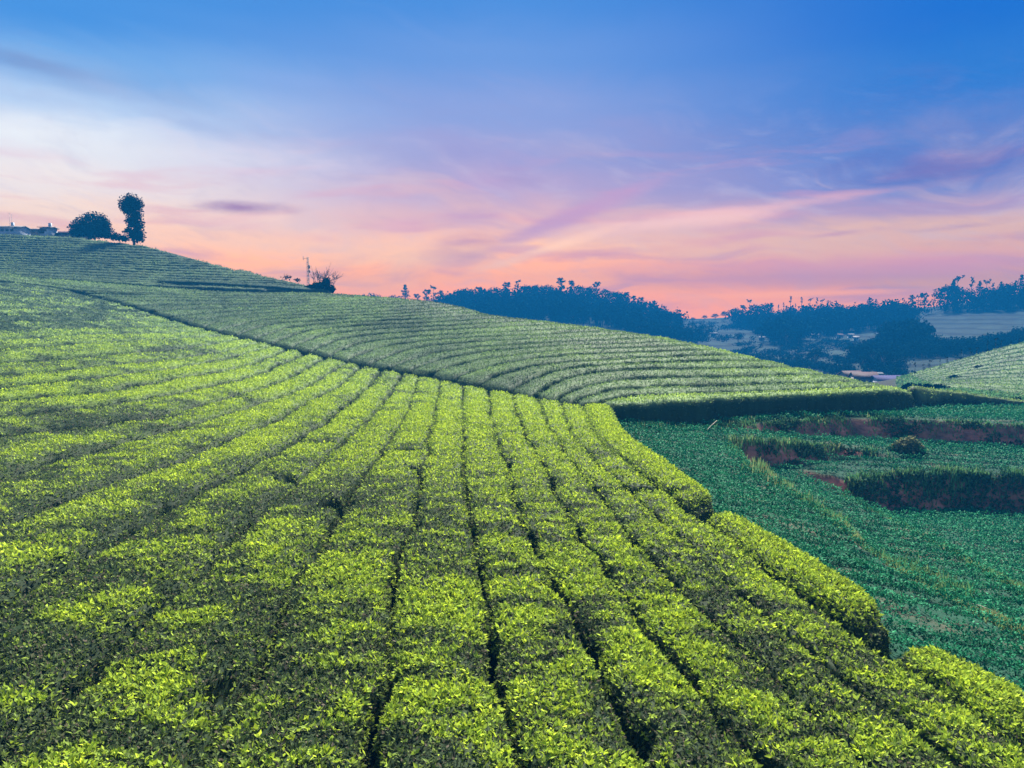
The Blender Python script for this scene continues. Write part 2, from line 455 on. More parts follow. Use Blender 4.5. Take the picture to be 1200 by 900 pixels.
def leaf_mat(name, stops, transl=0.3, rough=0.65, spec=0.03, var=(0.6, 1.35), second=None, brown=False):
    m, nt = new_mat(name); lk = nt.links.new
    a = node(nt, 'ShaderNodeAttribute', attribute_name='fresh'); b = node(nt, 'ShaderNodeAttribute', attribute_name='rnd')
    col = ramp(nt, stops, a.outputs['Fac'])
    if brown:                                                # some old leaves have turned brown
        m1 = node(nt, 'ShaderNodeMath', operation='GREATER_THAN'); lk(b.outputs['Fac'], m1.inputs[0]); m1.inputs[1].default_value = 0.84
        m2 = node(nt, 'ShaderNodeMapRange'); lk(a.outputs['Fac'], m2.inputs[0]); m2.inputs[1].default_value = 0.5; m2.inputs[2].default_value = 0.25; m2.inputs[3].default_value = 0.0; m2.inputs[4].default_value = 0.75
        m3 = node(nt, 'ShaderNodeMath', operation='MULTIPLY'); lk(m1.outputs[0], m3.inputs[0]); lk(m2.outputs[0], m3.inputs[1])
        mb_ = node(nt, 'ShaderNodeMix', data_type='RGBA'); lk(m3.outputs[0], mb_.inputs[0]); lk(col, mb_.inputs[6]); mb_.inputs[7].default_value = (0.11, 0.085, 0.070, 1); col = mb_.outputs[2]
    if second:                                               # leaf colour turns greyer with distance from the camera
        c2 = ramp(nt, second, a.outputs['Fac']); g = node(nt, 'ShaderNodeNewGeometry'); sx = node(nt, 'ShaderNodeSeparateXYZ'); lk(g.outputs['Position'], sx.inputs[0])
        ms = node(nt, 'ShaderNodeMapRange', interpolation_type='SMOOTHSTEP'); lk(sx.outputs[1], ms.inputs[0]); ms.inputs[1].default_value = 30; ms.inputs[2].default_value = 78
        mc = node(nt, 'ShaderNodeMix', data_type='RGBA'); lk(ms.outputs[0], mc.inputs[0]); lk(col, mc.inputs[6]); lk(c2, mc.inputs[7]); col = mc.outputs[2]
    mr = node(nt, 'ShaderNodeMapRange'); lk(b.outputs['Fac'], mr.inputs[0]); mr.inputs[3].default_value = var[0]; mr.inputs[4].default_value = var[1]
    mul = node(nt, 'ShaderNodeVectorMath', operation='SCALE'); lk(col, mul.inputs[0]); lk(mr.outputs[0], mul.inputs['Scale'])
    bs = node(nt, 'ShaderNodeBsdfPrincipled'); bs.inputs['Roughness'].default_value = rough; bs.inputs['Specular IOR Level'].default_value = spec
    lk(mul.outputs[0], bs.inputs['Base Color'])
    tr = node(nt, 'ShaderNodeBsdfTranslucent'); lk(mul.outputs[0], tr.inputs[0])
    mx = node(nt, 'ShaderNodeMixShader'); mx.inputs[0].default_value = transl
    lk(bs.outputs[0], mx.inputs[1]); lk(tr.outputs[0], mx.inputs[2])
    o = node(nt, 'ShaderNodeOutputMaterial'); lk(mx.outputs[0], o.inputs[0]); return m

def plain_mat(name, c1, c2, scale=3.0, rough=0.8, detail=4.0, bump=0.0, metal=0.0):
    m, nt = new_mat(name); lk = nt.links.new
    tc = node(nt, 'ShaderNodeTexCoord'); nz = node(nt, 'ShaderNodeTexNoise'); nz.inputs['Scale'].default_value = scale; nz.inputs['Detail'].default_value = detail
    lk(tc.outputs['Object'], nz.inputs['Vector'])
    col = ramp(nt, [(0.3, c1), (0.7, c2)], nz.outputs[0])
    bs = node(nt, 'ShaderNodeBsdfPrincipled'); bs.inputs['Roughness'].default_value = rough; bs.inputs['Metallic'].default_value = metal; bs.inputs['Specular IOR Level'].default_value = 0.5 if rough < .3 else 0.1
    lk(col, bs.inputs['Base Color'])
    if bump:
        bp = node(nt, 'ShaderNodeBump'); bp.inputs['Strength'].default_value = bump; bp.inputs['Distance'].default_value = 0.1
        lk(nz.outputs[0], bp.inputs['Height']); lk(bp.outputs[0], bs.inputs['Normal'])
    o = node(nt, 'ShaderNodeOutputMaterial'); lk(bs.outputs[0], o.inputs[0]); return m

TEA_NEAR = [(0.0, (0.012, 0.026, 0.012)), (0.22, (0.058, 0.082, 0.040)), (0.45, (0.125, 0.180, 0.048)), (0.72, (0.245, 0.345, 0.042)), (1.0, (0.410, 0.510, 0.036))]
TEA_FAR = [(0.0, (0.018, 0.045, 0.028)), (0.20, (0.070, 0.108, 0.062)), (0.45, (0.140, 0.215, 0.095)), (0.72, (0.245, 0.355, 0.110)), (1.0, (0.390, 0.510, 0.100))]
M_tea = leaf_mat('tea_leaves', TEA_NEAR, 0.30, var=(0.6, 1.4), second=TEA_FAR, brown=True)
M_tea_far = leaf_mat('tea_leaves_greyer', TEA_FAR, 0.28, var=(0.65, 1.3))
M_crop = leaf_mat('crop_leaves', [(0.0, (0.006, 0.060, 0.036)), (0.5, (0.014, 0.165, 0.078)), (1.0, (0.050, 0.300, 0.135))], 0.15, var=(0.8, 1.2))
M_weed = leaf_mat('weed_leaves', [(0.0, (0.020, 0.050, 0.030)), (0.5, (0.035, 0.110, 0.055)), (0.8, (0.110, 0.125, 0.070)), (1.0, (0.220, 0.220, 0.100))], 0.2)
M_grass = leaf_mat('grass_blades', [(0.0, (0.045, 0.150, 0.065)), (0.5, (0.110, 0.240, 0.090)), (0.8, (0.220, 0.260, 0.110)), (1.0, (0.300, 0.260, 0.150))], 0.3)
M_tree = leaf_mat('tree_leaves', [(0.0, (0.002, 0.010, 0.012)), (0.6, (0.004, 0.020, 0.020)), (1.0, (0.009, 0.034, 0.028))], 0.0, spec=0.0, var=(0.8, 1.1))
M_bark = plain_mat('bark', (0.05, 0.04, 0.035), (0.11, 0.09, 0.075), 6.0, 0.9)

def ground_mat(name):
    """'fresh' = share of bare soil, 'rnd' = kind of cover (0 tea floor, 0.5 crop floor, 1 grass)"""
    m, nt = new_mat(name); lk = nt.links.new
    a = node(nt, 'ShaderNodeAttribute', attribute_name='fresh'); b = node(nt, 'ShaderNodeAttribute', attribute_name='rnd')
    tc = node(nt, 'ShaderNodeTexCoord')
    n1 = node(nt, 'ShaderNodeTexNoise'); n1.inputs['Scale'].default_value = 1.1; n1.inputs['Detail'].default_value = 8; n1.inputs['Roughness'].default_value = 0.65
    n2 = node(nt, 'ShaderNodeTexNoise'); n2.inputs['Scale'].default_value = 5.0; n2.inputs['Detail'].default_value = 6
    mp = node(nt, 'ShaderNodeMapping'); mp.inputs['Scale'].default_value = (1, 1, 2.2); lk(tc.outputs['Object'], mp.inputs[0])
    lk(mp.outputs[0], n1.inputs['Vector']); lk(tc.outputs['Object'], n2.inputs['Vector'])
    soil = ramp(nt, [(0.32, (0.090, 0.045, 0.045)), (0.46, (0.250, 0.100, 0.090)), (0.58, (0.420, 0.150, 0.120)), (0.72, (0.500, 0.240, 0.180))], n1.outputs[0])
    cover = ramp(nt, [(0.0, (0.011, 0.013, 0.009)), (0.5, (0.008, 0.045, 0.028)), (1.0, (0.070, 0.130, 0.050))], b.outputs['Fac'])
    mr = node(nt, 'ShaderNodeMapRange'); lk(n2.outputs[0], mr.inputs[0]); mr.inputs[1].default_value = 0.3; mr.inputs[2].default_value = 0.7; mr.inputs[3].default_value = 0.65; mr.inputs[4].default_value = 1.25
    cs = node(nt, 'ShaderNodeVectorMath', operation='SCALE'); lk(cover, cs.inputs[0]); lk(mr.outputs[0], cs.inputs['Scale'])
    mx = node(nt, 'ShaderNodeMix', data_type='RGBA'); lk(a.outputs['Fac'], mx.inputs[0]); lk(cs.outputs[0], mx.inputs[6]); lk(soil, mx.inputs[7])
    bs = node(nt, 'ShaderNodeBsdfPrincipled'); bs.inputs['Roughness'].default_value = 0.95; bs.inputs['Specular IOR Level'].default_value = 0.1
    lk(mx.outputs[2], bs.inputs['Base Color'])
    bp = node(nt, 'ShaderNodeBump'); bp.inputs['Strength'].default_value = 0.6; bp.inputs['Distance'].default_value = 0.15; lk(n1.outputs[0], bp.inputs['Height']); lk(bp.outputs[0], bs.inputs['Normal'])
    o = node(nt, 'ShaderNodeOutputMaterial'); lk(bs.outputs[0], o.inputs[0]); return m
M_ground = ground_mat('ground_soil')

def far_mat():
    m, nt = new_mat('far_fields'); lk = nt.links.new
    a = node(nt, 'ShaderNodeAttribute', attribute_name='fresh'); b = node(nt, 'ShaderNodeAttribute', attribute_name='rnd')
    col = ramp(nt, [(0.0, (0.010, 0.022, 0.020)), (0.35, (0.016, 0.030, 0.026)), (0.6, (0.011, 0.020, 0.017)), (0.8, (0.017, 0.025, 0.020)), (1.0, (0.040, 0.038, 0.034))], a.outputs['Fac'])
    tc = node(nt, 'ShaderNodeTexCoord')
    sp = node(nt, 'ShaderNodeSeparateXYZ'); lk(tc.outputs['Object'], sp.inputs[0])
    nz = node(nt, 'ShaderNodeTexNoise'); nz.inputs['Scale'].default_value = 0.12; nz.inputs['Detail'].default_value = 7; lk(tc.outputs['Object'], nz.inputs['Vector'])
    wz = node(nt, 'ShaderNodeMath', operation='MULTIPLY_ADD'); lk(sp.outputs[2], wz.inputs[0]); wz.inputs[1].default_value = 4.2
    m3 = node(nt, 'ShaderNodeMath', operation='MULTIPLY'); lk(nz.outputs[0], m3.inputs[0]); m3.inputs[1].default_value = 6.0; lk(m3.outputs[0], wz.inputs[2])
    sn = node(nt, 'ShaderNodeMath', operation='SINE'); lk(wz.outputs[0], sn.inputs[0])
    mr = node(nt, 'ShaderNodeMapRange'); lk(sn.outputs[0], mr.inputs[0]); mr.inputs[1].default_value = 0.1; mr.inputs[2].default_value = 0.9; mr.inputs[3].default_value = 1.25; mr.inputs[4].default_value = 0.3
    n2 = node(nt, 'ShaderNodeMapRange'); lk(nz.outputs[0], n2.inputs[0]); n2.inputs[1].default_value = 0.3; n2.inputs[2].default_value = 0.7; n2.inputs[3].default_value = 0.6; n2.inputs[4].default_value = 1.3
    mm = node(nt, 'ShaderNodeMath', operation='MULTIPLY'); lk(mr.outputs[0], mm.inputs[0]); lk(n2.outputs[0], mm.inputs[1])
    cs = node(nt, 'ShaderNodeVectorMath', operation='SCALE'); lk(col, cs.inputs[0]); lk(mm.outputs[0], cs.inputs['Scale'])
    bs = node(nt, 'ShaderNodeBsdfPrincipled'); bs.inputs['Roughness'].default_value = 0.95; bs.inputs['Specular IOR Level'].default_value = 0.05
    lk(cs.outputs[0], bs.inputs['Base Color'])
    o = node(nt, 'ShaderNodeOutputMaterial'); lk(bs.outputs[0], o.inputs[0]); return m
M_far = far_mat()

# ------------------------------------------------------------------ ground sheets
def sheet(name, xs, ys, zf, fresh, rnd, mat):
    gx, gy = np.meshgrid(xs, ys, indexing='ij'); z = zf(gx, gy)
    mb = MB(); mb.add(np.stack([gx, gy, z + ZC], -1), quads=grid_quads(len(xs), len(ys))[:, ::-1], fresh=fresh(gx, gy, z).ravel(), rnd=rnd(gx, gy, z).ravel())
    return tag(mb.build(name, mat, smooth_quads=True), kind='structure')

xs = np.r_[np.arange(-118, 3, 0.8), np.arange(3, 34, 0.16), np.arange(34, 108, 0.8)]
ys = np.r_[np.arange(-7, 9, 0.5), np.arange(9, 50, 0.16), np.arange(50, 168, 0.8)]
def gz(X, Y):
    n = 0.05 * (fbm(X * 2.1, Y * 2.1, 3) - 0.5)
    return ground(X, Y) + n * 2
def gsoil(X, Y, Z):
    ins = (X > 2.4) & (X < 59) & (Y > 4.4) & (Y < 57)
    b = np.where(ins, L_bank(X, Y), 0); b = b * (0.55 + 0.45 * sstep(0.35, 0.6, fbm(X * 0.5, Y * 0.5, 44)))
    dirt = np.where(ins, L_tp(X, Y), 0) * 0.12 * sstep(0.55, 0.75, fbm(X * 0.9, Y * 0.9, 41))
    return np.clip(b + dirt, 0, 1)
def gkind(X, Y, Z):
    ins = (X > 2.4) & (X < 59) & (Y > 4.4) & (Y < 57); u = X / np.maximum(Y, 1) * F + 600
    grass = sstep(1046, 1076, u) * (Y > 48) * (0.65 + 0.35 * fbm(X * .3, Y * .3, 6))
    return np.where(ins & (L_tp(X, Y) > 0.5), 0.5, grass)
sheet('ground', xs, ys, gz, gsoil, gkind, M_ground)

xs = np.arange(-168, 6, 1.0); ys = np.arange(80, 228, 1.0)
sheet('hill', xs, ys, lambda X, Y: G_hill(X, Y) - 0.75 - 1.7 * (1 - sstep(88, 99, Y)), lambda X, Y, Z: X * 0, lambda X, Y, Z: X * 0 + 0.15, M_ground)

# wooded and open land far away: 'open' marks the fields between the woods, as seen on the survey
FIELDS = [([(1078,372),(1105,366),(1185,365),(1200,372),(1190,392),(1085,398)], 0.72), ([(985,405),(1005,397),(1030,389),(1045,390),(1030,402),(990,410)], 0.80),
          ([(800,372),(880,372),(900,385),(850,395),(800,392)], 0.35), ([(800,395),(900,400),(960,420),(1010,430),(1010,445),(960,440),(880,430)], 0.5),
          ([(1000,420),(1060,414),(1080,425),(1050,440),(1000,440)], 0.75), ([(560,380),(640,378),(790,390),(800,400),(600,390)], 0.15),
          ([(1040,412),(1120,408),(1170,405),(1080,428),(1050,432)], 0.6)]
def far_open(X, Y, Z):
    u, v = project(X, Y, Z); o = 0.12 + 0.25 * sstep(0.4, 0.7, fbm(X * 0.02, Y * 0.02, 8))
    for p, k in FIELDS:
        m = inpoly(u + 16 * (fbm(X * .05, Y * .05, 9) - .5), v + 6 * (fbm(X * .05, Y * .05, 10) - .5), p); o = np.where(m, k, o)
    return np.clip(o + 0.15 * (fbm(X * .06, Y * .06, 11) - 0.5), 0, 1)
xs = np.arange(-320, 470, 4.0); ys = np.arange(120, 494, 4.0)
def far_z(X, Y): return G_far(X, Y) + 1.2 * (fbm(X * 0.03, Y * 0.03, 12) - 0.5)
sheet('hills', xs, ys, far_z, far_open, lambda X, Y, Z: X * 0, M_far)

# ------------------------------------------------------------------ clipped tea rows
PITS = [(385,588,.75,.45),(476,527,.75,.22),(366,517,.9,.28),(775,574,1.0,.22),(722,573,.55,.20),(826,598,.5,.4),(490,548,.5,.2),(560,498,.5,.15),
        (640,500,.4,.16),(256,800,.16,.35),(250,822,.12,.3),(93,800,.25,.3),(755,862,.12,.3),(700,760,.1,.3),(206,760,.1,.2),(330,560,.4,.3),(1030,742,.5,.4)]
PIT = []
for (px, py, rx, ry) in PITS:
    x, y = unproject([px], [py], G_near); PIT.append((x[0], y[0], rx * .8, ry * .8))

def freshness(X, Y):
    """how much young growth stands on the plucking table"""
    wx = X + 0.8 * (fbm(X * .7, Y * .7, 20) - .5); wy = Y + 0.8 * (fbm(X * .7, Y * .7, 21) - .5)
    a = 0.52 * fbm(wx / 1.1, wy / 0.75, 22, 3) + 0.48 * fbm(wx / 0.7, wy / 0.24, 27, 2); b = fbm(X / 6.0, Y / 6.0, 24, 2)
    u = X / np.maximum(Y, 1) * F + 600
    bias = 0.02 - 0.012 * sstep(16, 8, Y) + 0.11 * sstep(17, 26, Y) * sstep(120, 300, u) - 0.05 * sstep(52, 70, Y) + 0.04 * sstep(700, 1000, u) * sstep(14, 9, Y)
    bias = bias - 0.07 * np.exp(-((X + 5.5) / 2.6) ** 2 - ((Y - 18.5) / 2.4) ** 2)
    return 0.09 + 0.84 * sstep(0.35, 0.65, 0.76 * a + 0.24 * b + bias)

def row_mesh(a, b, surf, n, top=0.0, gap=0.1, skirt=None, fr=None, frb=0.0, ldens=1.0, noise=1.0, cap0=True, cap1=True, leafcap=700.0, hmin=0.75, side_fresh=0.12, gapnoise=1.0, shoulder=1.0, cut=None):
    A = resample(a, n=n); B = resample(b, n=n)
    if cap0: A = np.r_[A[:1] * 0 + A[:1] + (A[:1] - A[1:2]) * 0.02, A]; B = np.r_[B[:1] + (B[:1] - B[1:2]) * 0.02, B]
    if cap1: A = np.r_[A, A[-1:] + (A[-1:] - A[-2:-1]) * 0.02]; B = np.r_[B, B[-1:] + (B[-1:] - B[-2:-1]) * 0.02]
    nn = len(A); Wd = np.hypot(*(B - A).T); across = (B - A) / Wd[:, None]
    def gw(C, s):
        g = gap * (0.10 + gapnoise * 1.5 * sstep(0.38, 0.75, fbm(C[:, 0] * 1.1, C[:, 1] * 1.1, s)) + 0.7 * (fbm(C[:, 0] * 3.5, C[:, 1] * 3.5, s + 1) - .4))
        return np.clip(g, 0.004, np.minimum(0.3 * Wd, 1.7 * gap))
    gl, gr = gw(A, 31), gw(B, 33)
    inn = Wd - gl - gr
    tpos = np.array([0, 0.012, 0.045, 0.11, 0.20, 0.34, 0.5, 0.66, 0.80, 0.89, 0.955, 0.988, 1])
    zoff = np.array([-1, -0.32, -0.085, -0.034, -0.011, 0.0, 0.0, 0.0, -0.011, -0.034, -0.085, -0.32, -1])
    zoff = np.where(zoff > -0.3, zoff * shoulder, zoff)
    sd = np.r_[0, np.cumsum(np.hypot(*np.diff(0.5 * (A + B), axis=0).T))]
    sh = (0.20 * cap0 * np.exp(-(sd / 0.3) ** 2) + 0.20 * cap1 * np.exp(-((sd[-1] - sd) / 0.3) ** 2)) * Wd * .5
    gl = gl + sh; gr = gr + sh; inn = Wd - gl - gr
    P = A[:, None, :] + across[:, None, :] * (gl[:, None] + inn[:, None] * tpos[None, :])[..., None]
    X, Y = P[..., 0], P[..., 1]
    Z = surf(X, Y) + top
    d = np.hypot(X, Y)
    bump = 0.075 * (fbm(X * 1.5, Y * 1.5, 51) - .5) + 0.085 * (fbm(X * 4.2, Y * 4.2, 52, 2) - .5)
    Z = Z + bump * noise * np.where(zoff > -0.3, 1, 0.4)[None, :]
    zo = np.broadcast_to(zoff[None, :], Z.shape).copy()
    G = ground(X, Y) if skirt is None else Z - skirt
    low = np.minimum(Z - hmin * 0.99, G - 0.03)
    Zp = np.where(zo <= -0.9, low, Z + zo)
    for (x, y, rx, ry) in PIT:
        e = np.exp(-(((X - x) / rx) ** 2 + ((Y - y) / ry) ** 2) ** 2)
        Zp = np.where(zo > -0.9, np.maximum(Zp - 0.55 * e, low + 0.05), Zp)
    sd = np.r_[0, np.cumsum(np.hypot(*np.diff(0.5 * (A + B), axis=0).T))]
    for on, q in ((cap0, sd), (cap1, sd[-1] - sd)):
        if on: Zp = np.where(zo > -0.9, np.maximum(Zp - (0.30 * np.exp(-(q / 0.36) ** 2) * (0.5 + fbm(X * 2.5, Y * 2.5, 57)[:, 0]))[:, None], low + .04), Zp)
    if cap0: Zp[0] = low[0]
    if cap1: Zp[-1] = low[-1]
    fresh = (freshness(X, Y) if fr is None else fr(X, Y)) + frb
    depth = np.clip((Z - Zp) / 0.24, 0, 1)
    fresh = np.clip(fresh * (1 - depth) + side_fresh * 0.6 * depth, 0, 1)  # older leaves on the sides; the gaps' shade is also put into this colour
    mb = MB()
    V = np.stack([X, Y, Zp + ZC], -1)
    nv = V.shape[1]
    mb.add(V, quads=grid_quads(nn, nv)[:, ::-1], fresh=np.clip(fresh * (0.15 + 0.5 * sstep(15, 45, d)), 0, 1).ravel(), rnd=fbm(X * 5, Y * 5, 53).ravel())  # body coloured darker close by, standing for shade between the leaves
    # leaves spread over the body by area
    p00, p01, p10, p11 = V[:-1, :-1], V[:-1, 1:], V[1:, :-1], V[1:, 1:]
    cr = np.cross(p11 - p00, p01 - p10); ar = 0.5 * np.linalg.norm(cr, axis=-1); nr = unit(cr); nr[nr[..., 2] < -0.2] *= -1
    flip = nr[..., 2] < 0; nr[flip] *= -1
    dc = d[:-1, :-1]; rho = np.minimum(leafcap, leafcap * (9.5 / np.maximum(dc, 1)) ** 1.75) * ldens
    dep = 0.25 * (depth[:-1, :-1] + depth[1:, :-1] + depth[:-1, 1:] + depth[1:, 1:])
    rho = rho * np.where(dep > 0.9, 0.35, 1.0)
    uc = X[:-1, :-1] / np.maximum(Y[:-1, :-1], 1) * F + 600
    rho = rho * np.where((uc < -90) | (uc > 1290) | (Y[:-1, :-1] < 5.2), 0.15, 1)
    lam = (ar * rho).ravel(); cnt = rng.poisson(lam)
    idx = np.repeat(np.arange(len(cnt)), cnt); m = len(idx)
    if m:
        s, t = rng.random(m), rng.random(m)
        f4 = [q.reshape(-1, 3)[idx] for q in (p00, p01, p10, p11)]
        p = (f4[0] * (1 - s)[:, None] + f4[1] * s[:, None]) * (1 - t)[:, None] + (f4[2] * (1 - s)[:, None] + f4[3] * s[:, None]) * t[:, None]
        nrm = nr.reshape(-1, 3)[idx]; dl = np.hypot(p[:, 0], p[:, 1]); dp = dep.ravel()[idx]
        fl = (freshness(p[:, 0], p[:, 1]) if fr is None else fr(p[:, 0], p[:, 1])) + frb
        fl = fl * (1 - dp) + side_fresh * dp  # side leaves likewise: darker for age and for the gap shade
        two = np.where(rng.random(m) < 0.12 + 0.80 * sstep(0.15, 0.85, fl), rng.normal(0.46 + 0.38 * fl, 0.15, m), rng.normal(0.18, 0.12, m)); far_ = sstep(14, 40, dl) * 0.85
        fl = np.clip(two * (1 - far_) + (fl + rng.normal(0, 0.11, m)) * far_, 0, 1)
        size = (0.040 + 0.00145 * dl) * rng.uniform(0.7, 1.35, m) * (0.85 + 0.35 * fl)
        pitch = np.radians(4 + 35 * fl * rng.random(m) + 58 * rng.random(m) ** 1.3)
        p = p + nrm * (rng.random(m) * 0.075 * np.clip(fl + .45, 0, 1) * (1 - 0.6 * dp))[:, None] - nrm * 0.012
        near = rng.random(m) < 0.85 * sstep(20, 12, dl)          # close by: shoots of three or four leaves from one tip; farther off single leaves
        lone = ~near | (rng.random(m) < 0.15)
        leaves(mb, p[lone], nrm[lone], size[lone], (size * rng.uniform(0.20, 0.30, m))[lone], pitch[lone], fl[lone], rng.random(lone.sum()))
        kk = near & (rng.random(m) < 0.36)
        if kk.any():
            rep = rng.integers(3, 5, kk.sum()); q = np.repeat(np.where(kk)[0], rep); nq = len(q)
            lift = unit(nrm[q] + np.repeat(rng.normal(0, .25, (kk.sum(), 3)), rep, 0))
            f_ = np.clip(np.repeat(fl[kk], rep) + rng.normal(0, .10, nq), 0, 1)
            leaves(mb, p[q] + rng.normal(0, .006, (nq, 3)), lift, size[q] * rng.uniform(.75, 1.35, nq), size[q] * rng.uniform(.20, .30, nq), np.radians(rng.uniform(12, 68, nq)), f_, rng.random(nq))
    return mb

ORD = ('first second third fourth fifth sixth seventh eighth ninth tenth eleventh twelfth thirteenth fourteenth fifteenth sixteenth seventeenth eighteenth '
       'nineteenth twentieth twenty-first twenty-second twenty-third twenty-fourth twenty-fifth twenty-sixth twenty-seventh twenty-eighth twenty-ninth thirtieth thirty-first thirty-second').split()

def clip_ditch(px):
    """run a gap line on until it meets the ditch, and stop it there"""
    p = np.array(px, float); d = p[-1] - p[-2]; d /= np.hypot(*d)
    p = np.r_[p, [p[-1] + d * 40]]; q = dens(p, 3.0)
    keep = q[:, 1] > ditch_y(q[:, 0]) - 0.7
    return q[:np.argmin(keep)] if (~keep).any() else q

def G_both(X, Y): return np.maximum(G_near(X, Y), G_hill(X, Y) - 1.6 * (1 - sstep(88, 98, np.asarray(Y))) - 40 * (np.asarray(Y) < 84))
GC = []
for i, g in enumerate(gaps):
    c = plan_curve(clip_ditch(g), G_near, ds=0.3)
    c = extend(c, 2.6 if i < 8 else 7.0, True); c = resample(c, ds=0.3)
    t_ = np.gradient(c, axis=0); t_ /= np.hypot(*t_.T)[:, None]; sl_ = np.cumsum(np.r_[0, np.hypot(*np.diff(c, axis=0).T)])
    wv = 0.26 * (fbm(sl_ * 0.9, sl_ * 0 + i * 3.7, 97, 3) - .5) + 0.20 * (fbm(sl_ * .22, sl_ * 0 + i * 5.1, 98) - .5)
    c = c + np.stack([-t_[:, 1], t_[:, 0]], -1) * wv[:, None]
    GC.append(c)
for k in range(len(GC) - 1):
    a, b = GC[k + 1], GC[k]
    L = np.hypot(*np.diff(a, axis=0).T).sum(); dist = np.hypot(a[:, 0], a[:, 1]).mean()
    n = int(np.clip(L / (0.13 if k < 12 else 0.2), 60, 420))
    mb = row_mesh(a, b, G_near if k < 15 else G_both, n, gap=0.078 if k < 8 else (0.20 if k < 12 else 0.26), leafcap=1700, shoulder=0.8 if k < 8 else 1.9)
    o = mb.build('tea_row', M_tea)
    where = 'left from the lush terrace-edge rows'
    look = 'broad patchy tea row' if k < 12 else 'narrow tea row on left slope'
    tag(o, '%s, %s %s' % (look, ORD[k], where), 'tea row', 'clipped tea rows of the near field')

SEGL = ['long lush yellow-green tea row at the terrace edge, reaching up to the dark ditch',
        'short lush yellow-green tea row at the terrace edge, middle one between two dark breaks',
        'tall lush yellow-green tea row in the lower right corner, nearest the camera']
for a, b, l in zip(L_plan, E_plan, SEGL):
    n = int(np.hypot(*np.diff(b, axis=0).T).sum() / 0.12) + 8
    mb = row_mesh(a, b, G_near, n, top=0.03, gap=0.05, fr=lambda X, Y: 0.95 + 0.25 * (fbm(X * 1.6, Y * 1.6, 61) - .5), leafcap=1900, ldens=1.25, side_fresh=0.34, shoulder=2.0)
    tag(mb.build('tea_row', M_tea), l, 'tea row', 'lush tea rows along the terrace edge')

# upper field, beyond the ditch
def fr_up(X, Y):
    u = X / np.maximum(Y, 1) * F + 600
    return np.clip(0.42 + 0.55 * (fbm(X / 2.2, Y / 1.6, 63) - .5) + 0.5 * (fbm(X / 9, Y / 9, 64) - .5) + 0.20 * sstep(600, 1000, u), 0.05, 1)
def off_ditch(px):
    p = np.array(px, float)
    return p
UC = []
for i, g in enumerate(ups):
    if 0 < i < 28: g = [(g[0][0], float(ditch_y(g[0][0])) - 2.6)] + g[1:]
    c = plan_curve(g, G_near if i < 8 else G_both, ds=0.4, k=3)
    c = extend(c, 3.0, False)
    if i >= 28: c = extend(c, 7.0, True)
    UC.append(c)
for k in range(len(UC) - 1):
    a, b = UC[k + 1], UC[k]
    if k == 27:
        d = np.hypot(a[:, 0] - b[0, 0], a[:, 1] - b[0, 1]); a = a[max(0, d.argmin() - 2):]
    L = np.hypot(*np.diff(b, axis=0).T).sum(); n = int(np.clip(L / (0.16 if k < 3 else 0.25), 50, 360))
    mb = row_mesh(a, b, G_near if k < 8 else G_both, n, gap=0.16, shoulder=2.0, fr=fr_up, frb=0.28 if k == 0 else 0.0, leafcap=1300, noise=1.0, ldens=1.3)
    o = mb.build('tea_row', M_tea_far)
    lab = ('front tea row of the upper field, its dark side a wall above the terraces' if k == 0 else
           'grey-green tea row of the upper field, %s behind its front edge' % ORD[k - 1])
    tag(o, lab, 'tea row', 'clipped tea rows of the upper field')

a, b = UC[30] + np.array([0, 2.4]), UC[30]
mb = row_mesh(a, b, G_both, 200, gap=0.08, fr=fr_up, skirt=0.8, leafcap=1300, ldens=1.3)
tag(mb.build('tea_row', M_tea_far), 'rearmost tea row of the upper field, in the dip below the left hill', 'tea row', 'clipped tea rows of the upper field')

# rows on the far left hill
SKX = [-30, 0, 60, 100, 170, 240, 285, 330, 370, 396]; SKY = [272, 272, 271.3, 277, 285.3, 304, 314.3, 325, 333.3, 343]
hill_lines = []
for i in range(21):
    y0 = 274.0 + i * 2.75 + 0.02 * i * i * 0
    pts = []
    for x in np.arange(-150, 400, 12.0):
        y = y0 + 0.035 * x + 1.2 * math.sin(x / 70.0 + i * 0.7) * 0.6
        lim = np.interp(x, SKX, SKY) + 0.8; lo = np.interp(x, [-30, 0, 200, 400], [323.5, 324.0, 337, 346])
        if y < lim or y > lo: continue
        pts.append((x, y))
    if len(pts) > 4: hill_lines.append(pts)
HC = [resample(smooth(np.stack(unproject(*np.array(p).T, G_hill, y0=96.0, y1=150.0, st=0.3), -1), 2, 2), ds=0.8) for p in hill_lines]
def fr_hill(X, Y): return np.clip(0.32 + 0.5 * (fbm(X / 5, Y / 5, 71) - .5), 0, 1)
for k in range(len(HC) - 1):
    a, b = HC[k], HC[k + 1]
    m = min(a[-1, 0], b[-1, 0]) + 2.0
    a = a[a[:, 0] <= max(m, a[3, 0])]; b = b[b[:, 0] <= max(m, b[3, 0])]
    if min(len(a), len(b)) < 4: continue
    L = np.hypot(*np.diff(b, axis=0).T).sum()
    mb = row_mesh(a, b, G_hill, int(np.clip(L / 0.5, 12, 260)), gap=0.28, shoulder=2.4, fr=fr_hill, skirt=0.75, leafcap=900, ldens=1.3, noise=1.6)
    tag(mb.build('tea_row', M_tea_far), 'thin bluish tea row on the far left hill, %s below its crest' % ORD[k], 'tea row', 'tea rows on the far left hill')

